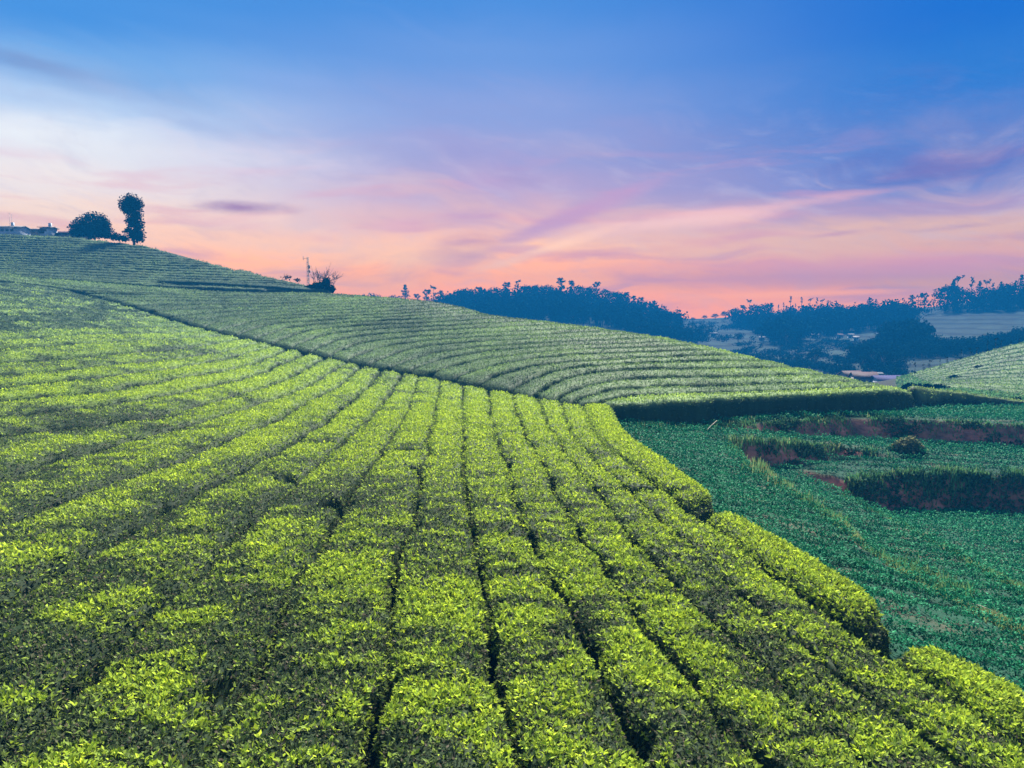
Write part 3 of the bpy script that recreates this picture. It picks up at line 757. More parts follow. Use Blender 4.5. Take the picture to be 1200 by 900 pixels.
# hedges
def hedge(name, c, width, height, surf, label, fr, seedlift=0.0, group=None, **kw):
    t = np.gradient(c, axis=0); t /= np.hypot(*t.T)[:, None]; nrm = np.stack([-t[:, 1], t[:, 0]], -1)
    a, b = c + nrm * width / 2, c - nrm * width / 2
    L = np.hypot(*np.diff(c, axis=0).T).sum()
    mb = row_mesh(a, b, surf, int(L / 0.25) + 6, top=height, gap=0.03, fr=fr, skirt=height + 0.15, hmin=height, **kw)
    return tag(mb.build(name, M_tea), label, 'hedge', group)
c = resample(hedge2 + np.array([0.3, 0.9]), ds=0.3)
hedge('tea_hedge', c, 1.5, 0.62, ground, 'low dark hedge behind the terraces, right of the upper field', lambda X, Y: 0.5 + 0.5 * (fbm(X, Y, 72) - .5), leafcap=900, ldens=1.2)
hp_ = np.array([(185,330.5),(250,333),(320,337),(388,343.0)], float)
hc = resample(np.stack(unproject(*dens(hp_, 8).T, G_hill, y0=98.0, y1=140.0), -1), ds=0.5)
hedge('tea_hedge', hc, 1.6, 0.35, G_hill, 'long dark hedge standing for the shaded bank below the far left hill', lambda X, Y: X * 0 + 0.12, leafcap=900)  # hedge put in; its dark colour stands for the bank's shade

# nose of the neighbouring slope on the right
crest = np.array([(1064,440.5),(1090,433),(1115,425),(1150,413.5),(1205,401.5),(1240,396)], float); foot = np.array([(1100,456),(1110,456.5),(1130,459),(1160,463),(1205,469),(1240,472)], float)
NC = []
for i in range(13):
    t = (i + 0.15) / 13.0; p = dens(crest * (1 - t) + foot * t, 6)
    NC.append(resample(smooth(np.stack(unproject(p[:, 0], p[:, 1], G_near, y0=56.0, y1=125.0, st=0.3), -1), 2, 2), ds=0.6))
for k in range(len(NC) - 1):
    L = np.hypot(*np.diff(NC[k], axis=0).T).sum()
    mb = row_mesh(NC[k], NC[k + 1], G_near, int(np.clip(L / 0.4, 20, 160)), top=0.25, gap=0.22, shoulder=2.0, fr=lambda X, Y: 0.48 + 0.6 * (fbm(X / 4, Y / 4, 73) - .5), skirt=0.6, leafcap=900, ldens=1.2, noise=1.4)
    tag(mb.build('tea_row', M_tea_far), 'short tea row on the neighbouring slope at right, %s below its bright crest' % ORD[k], 'tea row', 'tea rows on the neighbouring slope')

# ------------------------------------------------------------------ crops, weeds and grass on the terraces (nobody could count these)
def inview(X, Y, Z, m=340):
    u, v = project(X, Y, Z); return (u > -m) & (u < 1200 + m) & (v < 900 + m)
N = 4200000
X = rng.uniform(3, 48, N); Y = 5 + (56 - 5) * rng.random(N)
gzv = ground(X, Y); dl = np.hypot(X, Y)
r = (Y * 0.985 + X * 0.17) + 0.35 * (fbm(X * .35, Y * .35, 81) - .5) * 2
ph = r / 1.0; fr = ph - np.floor(ph); mound = np.clip(1 - np.abs(fr - 0.5) / 0.40, 0, 1)
patch = sstep(0.22, 0.45, fbm(X * .55, Y * .55, 82))
keep = (L_tp(X, Y) > 0.9) & (L_bank(X, Y) < 0.35) & inview(X, Y, gzv)
keep &= rng.random(N) < (0.015 + 0.985 * mound ** 1.3) * (0.35 + 0.65 * patch) * np.minimum(1, (18.0 / dl) ** 1.3)
def dline(line, X, Y):
    d = np.full(len(X), 9.0); c = resample(line, ds=0.4)
    for a, b in zip(c[:-1], c[1:]):
        e = b - a; t = np.clip(((X - a[0]) * e[0] + (Y - a[1]) * e[1]) / (e @ e), 0, 1); d = np.minimum(d, np.hypot(X - a[0] - t * e[0], Y - a[1] - t * e[1]))
    return d
keep &= rng.random(N) < np.minimum(sstep(0.16, 0.42, dline(line1[:-1], X, Y) + 0.25 * (fbm(X * 1.5, Y * 1.5, 101) - .5)), sstep(0.10, 0.36, dline(line2[:-1], X, Y) + 0.3 * (fbm(X * 1.5, Y * 1.5, 102) - .5)))
bare = np.exp(-(((X - 8.6) / 0.9) ** 2 + ((Y - 14.7) / 0.45) ** 2)); keep &= rng.random(N) > bare * 1.1
X, Y, gzv, mound, dl = (q[keep] for q in (X, Y, gzv, mound, dl)); n = len(X)
hgt = (0.04 + 0.32 * mound * (0.6 + 0.8 * fbm(X * 2.2, Y * 2.2, 83))) * rng.random(n) ** 0.45
f = np.clip(0.12 + 0.75 * hgt / 0.3 * 0.6 + 0.5 * (fbm(X * .8, Y * .8, 84) - .5) + rng.normal(0, .07, n), 0, 1)
size = (0.045 + 0.0015 * dl) * rng.uniform(.7, 1.3, n)
mb = MB(); up = np.tile([0., 0, 1], (n, 1))
leaves(mb, np.stack([X, Y, gzv + ZC + hgt], -1), up, size, size * 0.27, np.radians(rng.uniform(5, 60, n)), f, rng.random(n))
tag(mb.build('crop', M_crop), 'low blue-green vegetable crop covering the terraces', kind='stuff')
print('crop leaves', n)

N = 260000                                                   # weeds on the banks
X = rng.uniform(6, 42, N); Y = rng.uniform(30, 48, N); bk = L_bank(X, Y)
gzv = ground(X, Y); lower = inpoly(X, Y, np.r_[bank3 + [0, -2.0], (bank3 + [0, 2.0])[::-1]]) | (X > 30)
w = np.where(lower, 0.80, 0.05 + 0.5 * sstep(.5, .62, fbm(X * .6, Y * .6, 86)))
cov = sstep(0.60 - 0.45 * w, 0.75 - 0.45 * w, fbm(X * .8, gzv * 1.6 + Y * .2, 85))
keep = (bk > 0.3) & (rng.random(N) < cov) & inview(X, Y, gzv)
X, Y, gzv = X[keep], Y[keep], gzv[keep]; n = len(X)
nb = unit(np.stack([rng.normal(0, .3, n), -0.8 + rng.normal(0, .3, n), 0.6 + 0 * X], -1))
mb = MB(); size = rng.uniform(.10, .24, n)
leaves(mb, np.stack([X, Y, gzv + ZC + rng.random(n) * .12], -1), nb, size, size * .28, np.radians(rng.uniform(10, 60, n)), np.clip(0.25 + 0.5 * (fbm(X * 1.3, Y + gzv, 87) - .3) + rng.normal(0, .15, n), 0, 1), rng.random(n))
tag(mb.build('weeds', M_weed), 'dark weeds creeping over the earth banks', kind='stuff')

def blades(mb, px, py, pz, h, f, lean=0.35, w=0.012):
    n = len(px); a = rng.uniform(0, 6.283, n); l = rng.random(n) * lean * h
    dx, dy = np.cos(a) * l, np.sin(a) * l; b = rng.uniform(0, 6.283, n); sx, sy = np.cos(b) * w, np.sin(b) * w
    v = np.stack([np.stack([px - sx, py - sy, pz], -1), np.stack([px + sx, py + sy, pz], -1), np.stack([px + dx * .4 + sx * .7, py + dy * .4 + sy * .7, pz + h * .6], -1), np.stack([px + dx, py + dy, pz + h], -1)], 1).reshape(-1, 3)
    i = np.arange(n)[:, None] * 4
    mb.add(v, tris=np.concatenate([i + [0, 1, 2], i + [0, 2, 3]]), fresh=np.repeat(f, 4), rnd=np.repeat(rng.random(n), 4))

def grass_along(line, n, width, hmin, hmax, f0, fs, clump=1.2, thr=0.42):
    c = resample(line, ds=0.05); k = rng.integers(0, len(c), n)
    X = c[k, 0] + rng.normal(0, width, n); Y = c[k, 1] + rng.normal(0, width, n)
    m = rng.random(n) < sstep(thr - .1, thr + .15, fbm(X * clump, Y * clump, 88)); X, Y = X[m], Y[m]
    n = len(X); d = np.hypot(X, Y)
    blades(GR, X, Y, ground(X, Y) + ZC - .03, rng.uniform(hmin, hmax, n) * (0.5 + fbm(X * .9, Y * .9, 89)), np.clip(f0 + rng.normal(0, fs, n) + 0.5 * (fbm(X * .5, Y * .5, 90) - .5), 0, 1), w=0.009 + 0.0008 * d)
GR = MB()
grass_along(line1[1:], 34000, 0.17, 0.10, 0.27, 0.66, 0.12, thr=0.22)
grass_along(line1[:3], 2600, 0.28, 0.10, 0.32, 0.62, 0.15, thr=0.38)
grass_along(PY([(905,30),(940,27.4),(985,25)]) , 3500, 0.4, 0.2, 0.6, 0.52, 0.2)
grass_along(line2[1:], 12000, 0.17, 0.08, 0.26, 0.55, 0.15, thr=.28)
grass_along(bank1 + [0, .25], 4000, 0.25, 0.08, 0.22, 0.3, 0.2)
grass_along(bank2[:6] + [0, .3], 1800, 0.2, 0.15, 0.4, 0.45, 0.25)
grass_along(bank3 + [0, .3], 4000, 0.25, 0.12, 0.4, 0.35, 0.2)
grass_along(PY([(1075,20.4),(1100,19.0),(1135,18.5)]), 1500, 0.35, 0.2, 0.5, 0.4, 0.2)
grass_along(wall[:int(len(wall) * .95)] + np.array([0.2, -0.5]), 1200, 0.25, 0.1, 0.4, 0.5, 0.3)
tag(GR.build('grass', M_grass), 'tufts of pale grass along the terrace edges', kind='stuff')

N = 90000                                                    # low cover on the open strip behind the dark hedge
Y = rng.uniform(50, 130, N); X = (rng.uniform(985, 1290, N) - 600) / F * Y; gzv = ground(X, Y); u = X / Y * F + 600
_, v = project(X, Y, gzv)
m = (u > 1052) & (v < 487) & (v > 395) & (rng.random(N) < 0.35 + 0.65 * fbm(X * .4, Y * .4, 96)); X, Y, gzv = X[m], Y[m], gzv[m]; n = len(X)
mb = MB(); sz = rng.uniform(.14, .34, n)
leaves(mb, np.stack([X, Y, gzv + ZC + rng.random(n) * .12], -1), np.tile([0., 0, 1], (n, 1)), sz, sz * .3, np.radians(rng.uniform(5, 60, n)), np.clip(.42 + rng.normal(0, .15, n) + .5 * (fbm(X * .25, Y * .25, 99) - .5), 0, 1), rng.random(n))
tag(mb.build('ground_cover', M_grass), 'light green low growth on the open strip below the neighbouring slope', kind='stuff')

# ------------------------------------------------------------------ shapes for things
def tube(mb, pts, rad, sides=6, fresh=0.3):
    pts = np.asarray(pts, float); n = len(pts); rad = np.broadcast_to(np.asarray(rad, float), (n,))
    t = unit(np.gradient(pts, axis=0)); ref = np.where(np.abs(t[:, 2:3]) > 0.9, [[1., 0, 0]], [[0., 0, 1]])
    a = unit(np.cross(t, ref)); b = np.cross(t, a); th = np.arange(sides) * 2 * math.pi / sides
    v = pts[:, None] + rad[:, None, None] * (a[:, None] * np.cos(th)[None, :, None] + b[:, None] * np.sin(th)[None, :, None])
    q = [(i * sides + j, i * sides + (j + 1) % sides, (i + 1) * sides + (j + 1) % sides, (i + 1) * sides + j) for i in range(n - 1) for j in range(sides)]
    tr = [((n - 1) * sides, (n - 1) * sides + j, (n - 1) * sides + j + 1) for j in range(1, sides - 1)]
    mb.add(v.reshape(-1, 3), quads=q, tris=tr, fresh=fresh)

def box(mb, c, s, rz=0.0, fresh=0.5):
    x, y, z = np.array(s) / 2.0
    v = np.array([(-x,-y,-z),(x,-y,-z),(x,y,-z),(-x,y,-z),(-x,-y,z),(x,-y,z),(x,y,z),(-x,y,z)])
    ca, sa = math.cos(rz), math.sin(rz); v = v @ np.array([[ca, sa, 0], [-sa, ca, 0], [0, 0, 1]])
    mb.add(v + np.array(c), quads=[(0,3,2,1),(4,5,6,7),(0,1,5,4),(1,2,6,5),(2,3,7,6),(3,0,4,7)], fresh=fresh)

def cloud(mb, blobs, n, size, shell=0.35, f0=0.5, holes=0.0):
    w = np.array([(b[3] * b[4] * b[5]) ** (2 / 3.) for b in blobs]); k = rng.choice(len(blobs), n, p=w / w.sum())
    B = np.array(blobs, float)[k]; d = unit(rng.normal(size=(n, 3))); r = (1 - shell * rng.random(n)) * (0.86 + 0.28 * vnoise(d[:, 0] * 3 + k, d[:, 2] * 3 + d[:, 1] * 2, 5))
    p = B[:, :3] + d * r[:, None] * B[:, 3:6]
    if holes:
        m = fbm(p[:, 0] / (size * 4) + p[:, 1], p[:, 2] / (size * 4), 6) > 0.5 * holes + .22; p, d = p[m], d[m]; n = len(p)
    s = size * rng.uniform(.6, 1.4, n)
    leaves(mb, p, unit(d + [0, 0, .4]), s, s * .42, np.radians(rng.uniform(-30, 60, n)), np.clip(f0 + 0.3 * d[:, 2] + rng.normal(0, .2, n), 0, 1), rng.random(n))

def tree(kind, h):
    """trunk and crown of a tree of height h standing at the origin"""
    T, Cn = MB(), MB()
    if kind == 'conifer':
        tube(T, [(0, 0, -.3), (0.02 * h, 0, h * .5), (0, 0, h * .97)], [h * .025, h * .016, h * .004])
        for i in range(9):
            z = h * (.14 + .82 * i / 8.0); R = h * (.36 * (1 - i / 8.0) ** .9 + .025) * random.uniform(.8, 1.15); bl = []
            for j in range(6):
                a = j * 1.05 + i; bl.append((math.cos(a) * R * .6, math.sin(a) * R * .6, z - R * .15, R * .55, R * .55, h * .024))
            bl.append((0, 0, z, R * .4, R * .4, h * .05)); cloud(Cn, bl, 70, h * .055)
    elif kind == 'spire':
        tube(T, [(0, 0, -.3), (0.01 * h, 0, h * .5), (0, 0, h)], [h * .022, h * .014, h * .003])
        bl = [(random.uniform(-.03, .03) * h, random.uniform(-.03, .03) * h, h * (.25 + .72 * i / 9.0), h * .10 * (1.15 - i / 10.), h * .10 * (1.15 - i / 10.), h * .06) for i in range(10)]
        cloud(Cn, bl, 420, h * .06, .9, holes=.5)
    elif kind == 'bare':
        tube(T, [(0, 0, -.3), (.015 * h, 0, h * .5), (0.0, 0, h)], [h * .02, h * .013, h * .004])
        for i in range(15):
            z = h * random.uniform(.3, .95); a = random.uniform(0, 6.28); l = h * random.uniform(.06, .17)
            e = (math.cos(a) * l, math.sin(a) * l, z + l * .7); tube(T, [(0, 0, z), e], [h * .007, h * .003], 4)
            cloud(Cn, [(*e, h * .045, h * .045, h * .035)], 14, h * .05, .9)
    elif kind == 'tuft':                                     # tall eucalyptus, leaves in separate clumps
        tube(T, [(0, 0, -.3), (.03 * h, 0, h * .45), (-.01 * h, 0, h * .9)], [h * .04, h * .028, h * .01])
        for i in range(16):
            z = h * random.uniform(.22, .96); a = random.uniform(0, 6.28); l = h * random.uniform(.05, .24) * (1.25 - z / h * .6)
            e = (math.cos(a) * l, math.sin(a) * l, z + l * .4); tube(T, [(0.02 * h, 0, z - l * .4), e], [h * .016, h * .008], 4)
            s = h * random.uniform(.06, .11); cloud(Cn, [(*e, s * 1.2, s * 1.2, s * .7)], 60, h * .05, .8)
    else:                                                    # broad
        tube(T, [(0, 0, -.3), (.01 * h, .01 * h, h * .3), (0, 0, h * .7)], [h * .035, h * .026, h * .01])
        bl = []
        for i in range(9):
            a = i * 2.4; R = h * .30 * math.sqrt((i + .4) / 9.); z = h * random.uniform(.45, .78) if i else h * .8
            s = h * random.uniform(.14, .22); bl.append((math.cos(a) * R, math.sin(a) * R, z, s, s, s * .8))
            tube(T, [(0, 0, h * .3), (math.cos(a) * R, math.sin(a) * R, z)], [h * .016, h * .005], 4)
        cloud(Cn, bl, 700, h * .065, .6, holes=.3)
    return T, Cn

PROTO = {}
def plant_tree(kind, x, y, z, h, label, group, name='tree', squash=1.0):
    if kind not in PROTO:
        T, Cn = tree(kind, 10.0); PROTO[kind] = (T.mesh('trunk', M_bark), Cn.mesh('crown', M_tree))
    e = empty(name, (x, y, z + ZC), random.uniform(0, 6.28)); tag(e, label, 'tree', group)
    for nm, me in zip(('trunk', 'crown'), PROTO[kind]):
        o = bpy.data.objects.new(nm, me); COL.objects.link(o); o.parent = e
    e.scale = (h / 10.0 * squash, h / 10.0 * squash, h / 10.0); return e

def far_at(px, py):
    x, y = unproject([px], [py], G_far, y0=150.0, y1=600.0, st=1.0); return x[0], y[0], float(G_far(x, y)[0])
def hill_at(px, py):
    x, y = unproject([px], [py], G_hill, y0=96.0, y1=170.0, st=0.25); return x[0], y[0], float(G_hill(x, y)[0])

# trees along the skyline of the wooded hill and of the right ridge: (column, row of the top, row of the foot, kind)
SKY_L = [(423,345,352,'broad'),(433,342.5,352,'broad'),(441,345,352,'broad'),(463,345,354,'broad'),(475,334,355,'conifer'),(489,345,355,'tuft'),(500,340,356,'tuft'),(508,337,357,'bare'),(516,341,357,'tuft'),
         (524,344,360,'broad'),(532,343,360,'broad'),(541,338,360,'broad'),(549,337,358,'broad'),(560,337,357,'tuft'),(568,337.5,356,'broad'),(580,335.5,354,'broad'),(593,331.5,352,'tuft'),(607,330,350,'bare'),
         (618,333.5,350,'broad'),(630,333,350,'broad'),(643,333,350,'broad'),(658,326.5,349,'tuft'),(669,329.5,349,'tuft'),(680,333.5,349,'broad'),(699,331,350,'tuft'),(690,335,350,'broad'),(710,338,352,'broad'),
         (718,341,354,'broad'),(726,341,357,'broad'),(734,343,360,'tuft'),(742,347,363,'tuft'),(750,349,366,'tuft'),(757,352,368,'broad'),(767,353,371,'tuft'),(775,362,373,'broad'),(782,366,376,'broad')]
SKY_R = [(800,371.5,379,'broad'),(812,371.5,377,'broad'),(826,369,375,'broad'),(838,367,375,'broad'),(850,364,374,'broad'),(861,360,373,'broad'),(870,358,373,'tuft'),(878,352.5,372,'bare'),(886,356,371,'broad'),
         (896,354.5,371,'broad'),(903,355.5,370,'tuft'),(912,357,370,'spire'),(918,355,370,'spire'),(926,347.5,369,'spire'),(932,356,368,'spire'),(939,348.5,368,'spire'),(949,351,368,'bare'),(957,349,368,'spire'),
         (963,352,368,'bare'),(970,352.5,367,'spire'),(978,360,367,'broad'),(988,360,367,'broad'),(1000,361,367,'broad'),(1011,355,367,'broad'),(1018,348.5,367,'conifer'),(1026,351,367,'conifer'),(1036,357,366,'broad'),
         (1048,358,366,'broad'),(1058,357,365,'broad'),(1069,346.5,365,'tuft'),(1076,347,364,'bare'),(1083,344,364,'tuft'),(1094,346,362,'bare'),(1102,339,362,'conifer'),(1110,331.5,361,'broad'),(1116,329,360,'conifer'),
         (1121,326.5,360,'bare'),(1128,338,359,'broad'),(1138,325.5,358,'spire'),(1147,330,357,'conifer'),(1155,330,356,'bare'),(1163,332,355,'spire'),(1172,330.5,354,'conifer'),(1181,331,353,'broad'),(1189,329,352,'spire'),
         (1196,322.5,352,'conifer'),(1206,324,352,'conifer'),(1160,336,357,'broad'),(1180,335,355,'conifer')]
LOOK = {'broad': 'bushy tree', 'conifer': 'layered conifer', 'spire': 'thin pointed tree', 'bare': 'bare twiggy tree', 'tuft': 'loose clumpy tree'}
def skyline(rows, where, group):
    seen = {}
    for (px, top, foot, kind) in rows:
        x, y, z = far_at(px, foot); u, v = project(x, y, z); h = (v - top) / F * y * 1.0
        seen[kind] = seen.get(kind, 0) + 1
        plant_tree(kind, x, y, z, h, '%s %s, %s of its kind from left' % (LOOK[kind], where, ORD[seen[kind] - 1]), group, 'conifer' if kind == 'conifer' else 'tree', 1.5 if kind == 'broad' else 1.0)
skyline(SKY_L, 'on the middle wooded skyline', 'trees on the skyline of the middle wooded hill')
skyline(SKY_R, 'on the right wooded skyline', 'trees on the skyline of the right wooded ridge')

# woods that read as one mass
def wood(polys, n, hmin, hmax, label):
    mb = MB(); cnt = 0
    P = [np.array(p, float) for p in polys]; lo = np.min([p.min(0) for p in P], 0); hi = np.max([p.max(0) for p in P], 0)
    u = rng.uniform(lo[0], hi[0], n); v = rng.uniform(lo[1], hi[1], n)
    m = np.zeros(n, bool)
    for p in P: m |= inpoly(u, v, p)
    X, Y = unproject(u[m], v[m], G_far, y0=150.0, y1=520.0, st=1.5); Z = G_far(X, Y)
    for x, y, z in zip(X, Y, Z):
        h = random.uniform(hmin, hmax); k = random.random()
        if k < .6:
            bl = [(x + random.uniform(-.25, .25) * h, y + random.uniform(-.25, .25) * h, z + ZC + h * random.uniform(.4, .75), h * .26, h * .26, h * .25) for _ in range(4)]
            cloud(mb, bl, 60, h * .13, .5)
        else:
            bl = [(x, y, z + ZC + h * (.2 + .16 * i), h * .17 * (1.25 - i * .22), h * .17 * (1.25 - i * .22), h * .13) for i in range(5)]
            cloud(mb, bl, 60, h * .10, .6)
        tube(mb, [(x, y, z + ZC - .3), (x, y, z + ZC + h * .6)], [h * .03, h * .012], 3)
    tag(mb.build('woods', M_tree), label, kind='stuff')
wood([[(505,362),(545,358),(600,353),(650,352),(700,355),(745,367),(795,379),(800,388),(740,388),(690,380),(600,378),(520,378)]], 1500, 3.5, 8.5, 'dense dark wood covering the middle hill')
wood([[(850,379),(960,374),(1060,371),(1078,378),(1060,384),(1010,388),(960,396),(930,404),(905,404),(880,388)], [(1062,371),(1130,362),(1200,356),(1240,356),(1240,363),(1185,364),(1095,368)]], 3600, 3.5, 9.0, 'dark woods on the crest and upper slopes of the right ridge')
wood([[(990,421),(1015,410),(1040,402),(1075,402),(1088,409),(1140,409),(1200,397),(1240,394),(1240,406),(1150,416),(1090,420),(1020,424)]], 2600, 1.8, 4.2, 'belt of dark trees at the foot of the right ridge')
wood([[(1036,404),(1082,404),(1080,412),(1040,412)]], 260, 4.5, 8.0, 'clump of taller dark trees in front of the ridge field')
def scrub(poly, n, label):
    mb = MB(); p = np.array(poly, float); lo, hi = p.min(0), p.max(0); u = rng.uniform(lo[0], hi[0], n); v = rng.uniform(lo[1], hi[1], n)
    m = inpoly(u, v, p) & (fbm(u / 16., v / 5., 95) > .50); X, Y = unproject(u[m], v[m], G_far, y0=150.0, y1=520.0, st=1.5); Z = G_far(X, Y)
    for x, y, z in zip(X, Y, Z):
        h = random.uniform(.5, 1.6); cloud(mb, [(x + random.uniform(-1, 1), y, z + ZC + h * .4, h * random.uniform(.7, 1.8), h, h * .7) for _ in range(2)], 26, h * .4, .7)
    tag(mb.build('scrub', M_tree), label, kind='stuff')
wood([[(735,384),(800,388),(840,392),(800,404),(735,394)]], 420, 2.0, 5.5, 'thin wood trailing from the middle hill into the valley')
scrub([(795,374),(880,374),(900,392),(1000,402),(1060,416),(1060,444),(960,440),(880,428),(800,404)], 5200, 'low dark scrub scattered over the hazy valley fields')
for i, (px, py, h, k) in enumerate([(822,385,3.2,'spire'),(865,402,4,'broad'),(914,405,9,'conifer'),(921,407,7,'broad'),(936,412,6,'tuft'),(955,428,4.5,'broad'),(1012,432,3.5,'broad'),(1025,428,4,'broad'),(1036,432,4.5,'broad'),(1046,431,4,'broad'),(1056,428,3.5,'broad'),(892,400,6,'broad')]):
    x, y, z = far_at(px, py)
    plant_tree(k, x, y, z, h, '%s alone in the hazy valley, %s from the left' % (LOOK[k], ORD[[822,865,892,914,921,936,955,1012,1025,1036,1046,1056].index(px)]), 'single trees in the hazy valley', 'tree', 1.3 if k == 'broad' else 1)

# ------------------------------------------------------------------ trees and bushes on the left hill
x, y, z = hill_at(157, 282.5); k = y / F                      # tall tree: heavy head leaning left over a slim crown
e = empty('tree', (x, y, z + ZC - .2)); tag(e, 'tall slim tree with a heavy leafy head, alone on the left hill crest', 'tree')
def S(a, b, r, rz=None): return ((a - 157) * k, random.uniform(-.3, .3), (283 - b) * k, r * k, r * k, (rz or r) * k)
T = MB(); tube(T, [(0, 0, -.4), (0.2 * k, 0, 8 * k), (2 * k, .05, 25 * k), (-1 * k, 0, 52 * k)], [1.5 * k, 1.2 * k, .8 * k, .3 * k])
for (a, b) in ((146, 243), (150, 234), (166, 240), (163, 255), (152, 270), (166, 274)): tube(T, [(0.5 * k, 0, (283 - b - 9) * k), ((a - 157) * k, 0, (283 - b) * k)], [.6 * k, .25 * k], 4)
T.build('trunk', M_bark, e)
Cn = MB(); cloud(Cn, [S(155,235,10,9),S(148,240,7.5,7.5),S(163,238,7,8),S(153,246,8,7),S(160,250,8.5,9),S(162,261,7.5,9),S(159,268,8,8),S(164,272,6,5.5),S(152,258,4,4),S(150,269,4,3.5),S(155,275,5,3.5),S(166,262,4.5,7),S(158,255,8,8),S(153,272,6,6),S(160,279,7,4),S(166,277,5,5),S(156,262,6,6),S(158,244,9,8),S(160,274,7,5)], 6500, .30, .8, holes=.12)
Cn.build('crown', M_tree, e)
x, y, z = hill_at(107, 275.5); k = y / F
e = empty('tree', (x, y, z + ZC - .2)); tag(e, 'wide dome-shaped dark tree on the left hill crest beside the low buildings', 'tree')
def S(a, b, r, rz=None): return ((a - 107) * k, random.uniform(-1.2, 1.2), (276 - b) * k, r * k, r * k * .9, (rz or r) * k)
T = MB()
for a in (-6, 0, 7): tube(T, [(a * .4 * k, 0, -.3), (a * k, 0, 8 * k), (a * 1.8 * k, 0, 20 * k)], [1.1 * k, .8 * k, .3 * k])
T.build('trunk', M_bark, e)
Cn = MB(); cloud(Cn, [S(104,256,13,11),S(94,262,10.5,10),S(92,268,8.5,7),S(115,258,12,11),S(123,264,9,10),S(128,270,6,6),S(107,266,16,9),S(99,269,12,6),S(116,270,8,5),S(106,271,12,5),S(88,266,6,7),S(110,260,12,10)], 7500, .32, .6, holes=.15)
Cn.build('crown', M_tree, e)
def bush(name, px, py, blobs, surf_at, label, n, size, mat, cat='bush', f0=.3, twigs=(), group=None):
    x, y, z = surf_at(px, py); k = y / F
    e = empty(name, (x, y, z + ZC - .1)); tag(e, label, cat, group)
    Cn = MB(); cloud(Cn, [((a - px) * k, random.uniform(-.2, .2), (py - b) * k, r * k, r * k * .8, rz * k) for (a, b, r, rz) in blobs], n, size, .7, f0=f0)
    Cn.build('foliage', mat, e)
    T = MB()
    for tw in twigs: tube(T, [((a - px) * k, yy, (py - b) * k) for (a, b, yy) in tw], np.linspace(.04, .012, len(tw)), 4)
    if twigs: T.build('stems', M_bark, e)
    return e
bush('bush', 135, 279, [(125,273,8,4),(136,275,9,4),(146,277,7,3.5),(118,272,6,4)], hill_at, 'low hedge-like bush between the dome-shaped tree and the slim tree', 1500, .28, M_tree)
tw = []
for i in range(22):
    a0 = random.uniform(366, 388); a1 = a0 + random.uniform(-14, 16) * (0.5 + (a0 - 366) / 30.); b1 = random.uniform(306, 322) + max(0, a1 - 388) * .7; yy = random.uniform(-.5, .5)
    tw.append([(a0, 338, yy), ((a0 + a1) / 2 + random.uniform(-1, 1), (330 + b1) / 2 + 1, yy), (a1, b1, yy + random.uniform(-.3, .3))])
    am, bm = (a0 + a1) / 2, (330 + b1) / 2 + 1
    for _ in range(2): tw.append([(am, bm, yy), (am + random.uniform(-6, 8), bm - random.uniform(3, 9), yy)])
bush('bush', 377, 341, [(373,335,8,5.5),(381,334,8,7),(387,338,6,5),(364,337,7,4),(383,328,4,3)], hill_at, 'dark bush with bare twigs sticking up at the right end of the left hill', 2600, .26, M_tree, twigs=tw)
for i, (px, py, hh) in enumerate([(335, 327, 6), (348, 329, 3.5)]):
    bush('bush', px, py, [(px, py - hh * .35, hh * 1.0, hh * .45), (px + hh * .6, py - hh * .6, hh * .6, hh * .4)], hill_at, ['small wispy shrub on the hill slope left of the mast', 'very low shrub on the slope close to the mast foot'][i], 60, .22, M_tree,
         twigs=[[(px, py, 0), (px + random.uniform(-4, 4), py - hh * random.uniform(.8, 1.5), 0)] for _ in range(6)])
bush('shrub', 1069, 543, [(1060,534,10,8),(1070,531,11,9),(1080,536,9,7),(1052,538,6,5),(1086,540,5,4),(1068,538,14,6)], lambda px, py: ((px - 600) / F * 39.6, 39.6, float(ground((px - 600) / F * 39.6, 39.6))), 'round grey-green shrub standing alone on the terrace between the earth banks', 3800, .15, M_weed, 'shrub', f0=.66)
for i, (px, py) in enumerate([(820, 601), (958, 585), (940, 568), (1086, 676)]):
    X_, Y_ = [(3.9, 16.3), (10.3, 26.0), (10.6, 27.5), (10.9, 20.2)][i]
    bush('weed_plant', px, py, [(px, py - 8, 9, 7), (px + 7, py - 5, 7, 5)], lambda a, b: (X_, Y_, float(ground(X_, Y_))), ['leafy weed in the dark break between two lush tea rows', 'dry weed clump on the grassy terrace ridge', 'pale green weed clump at the far end of the grassy ridge', 'bright weed clump in the crop right of the ridge'][i],
         500, .13, M_grass if i else M_weed, 'weed', f0=[.4, .75, .4, .35][i], group='weed clumps')

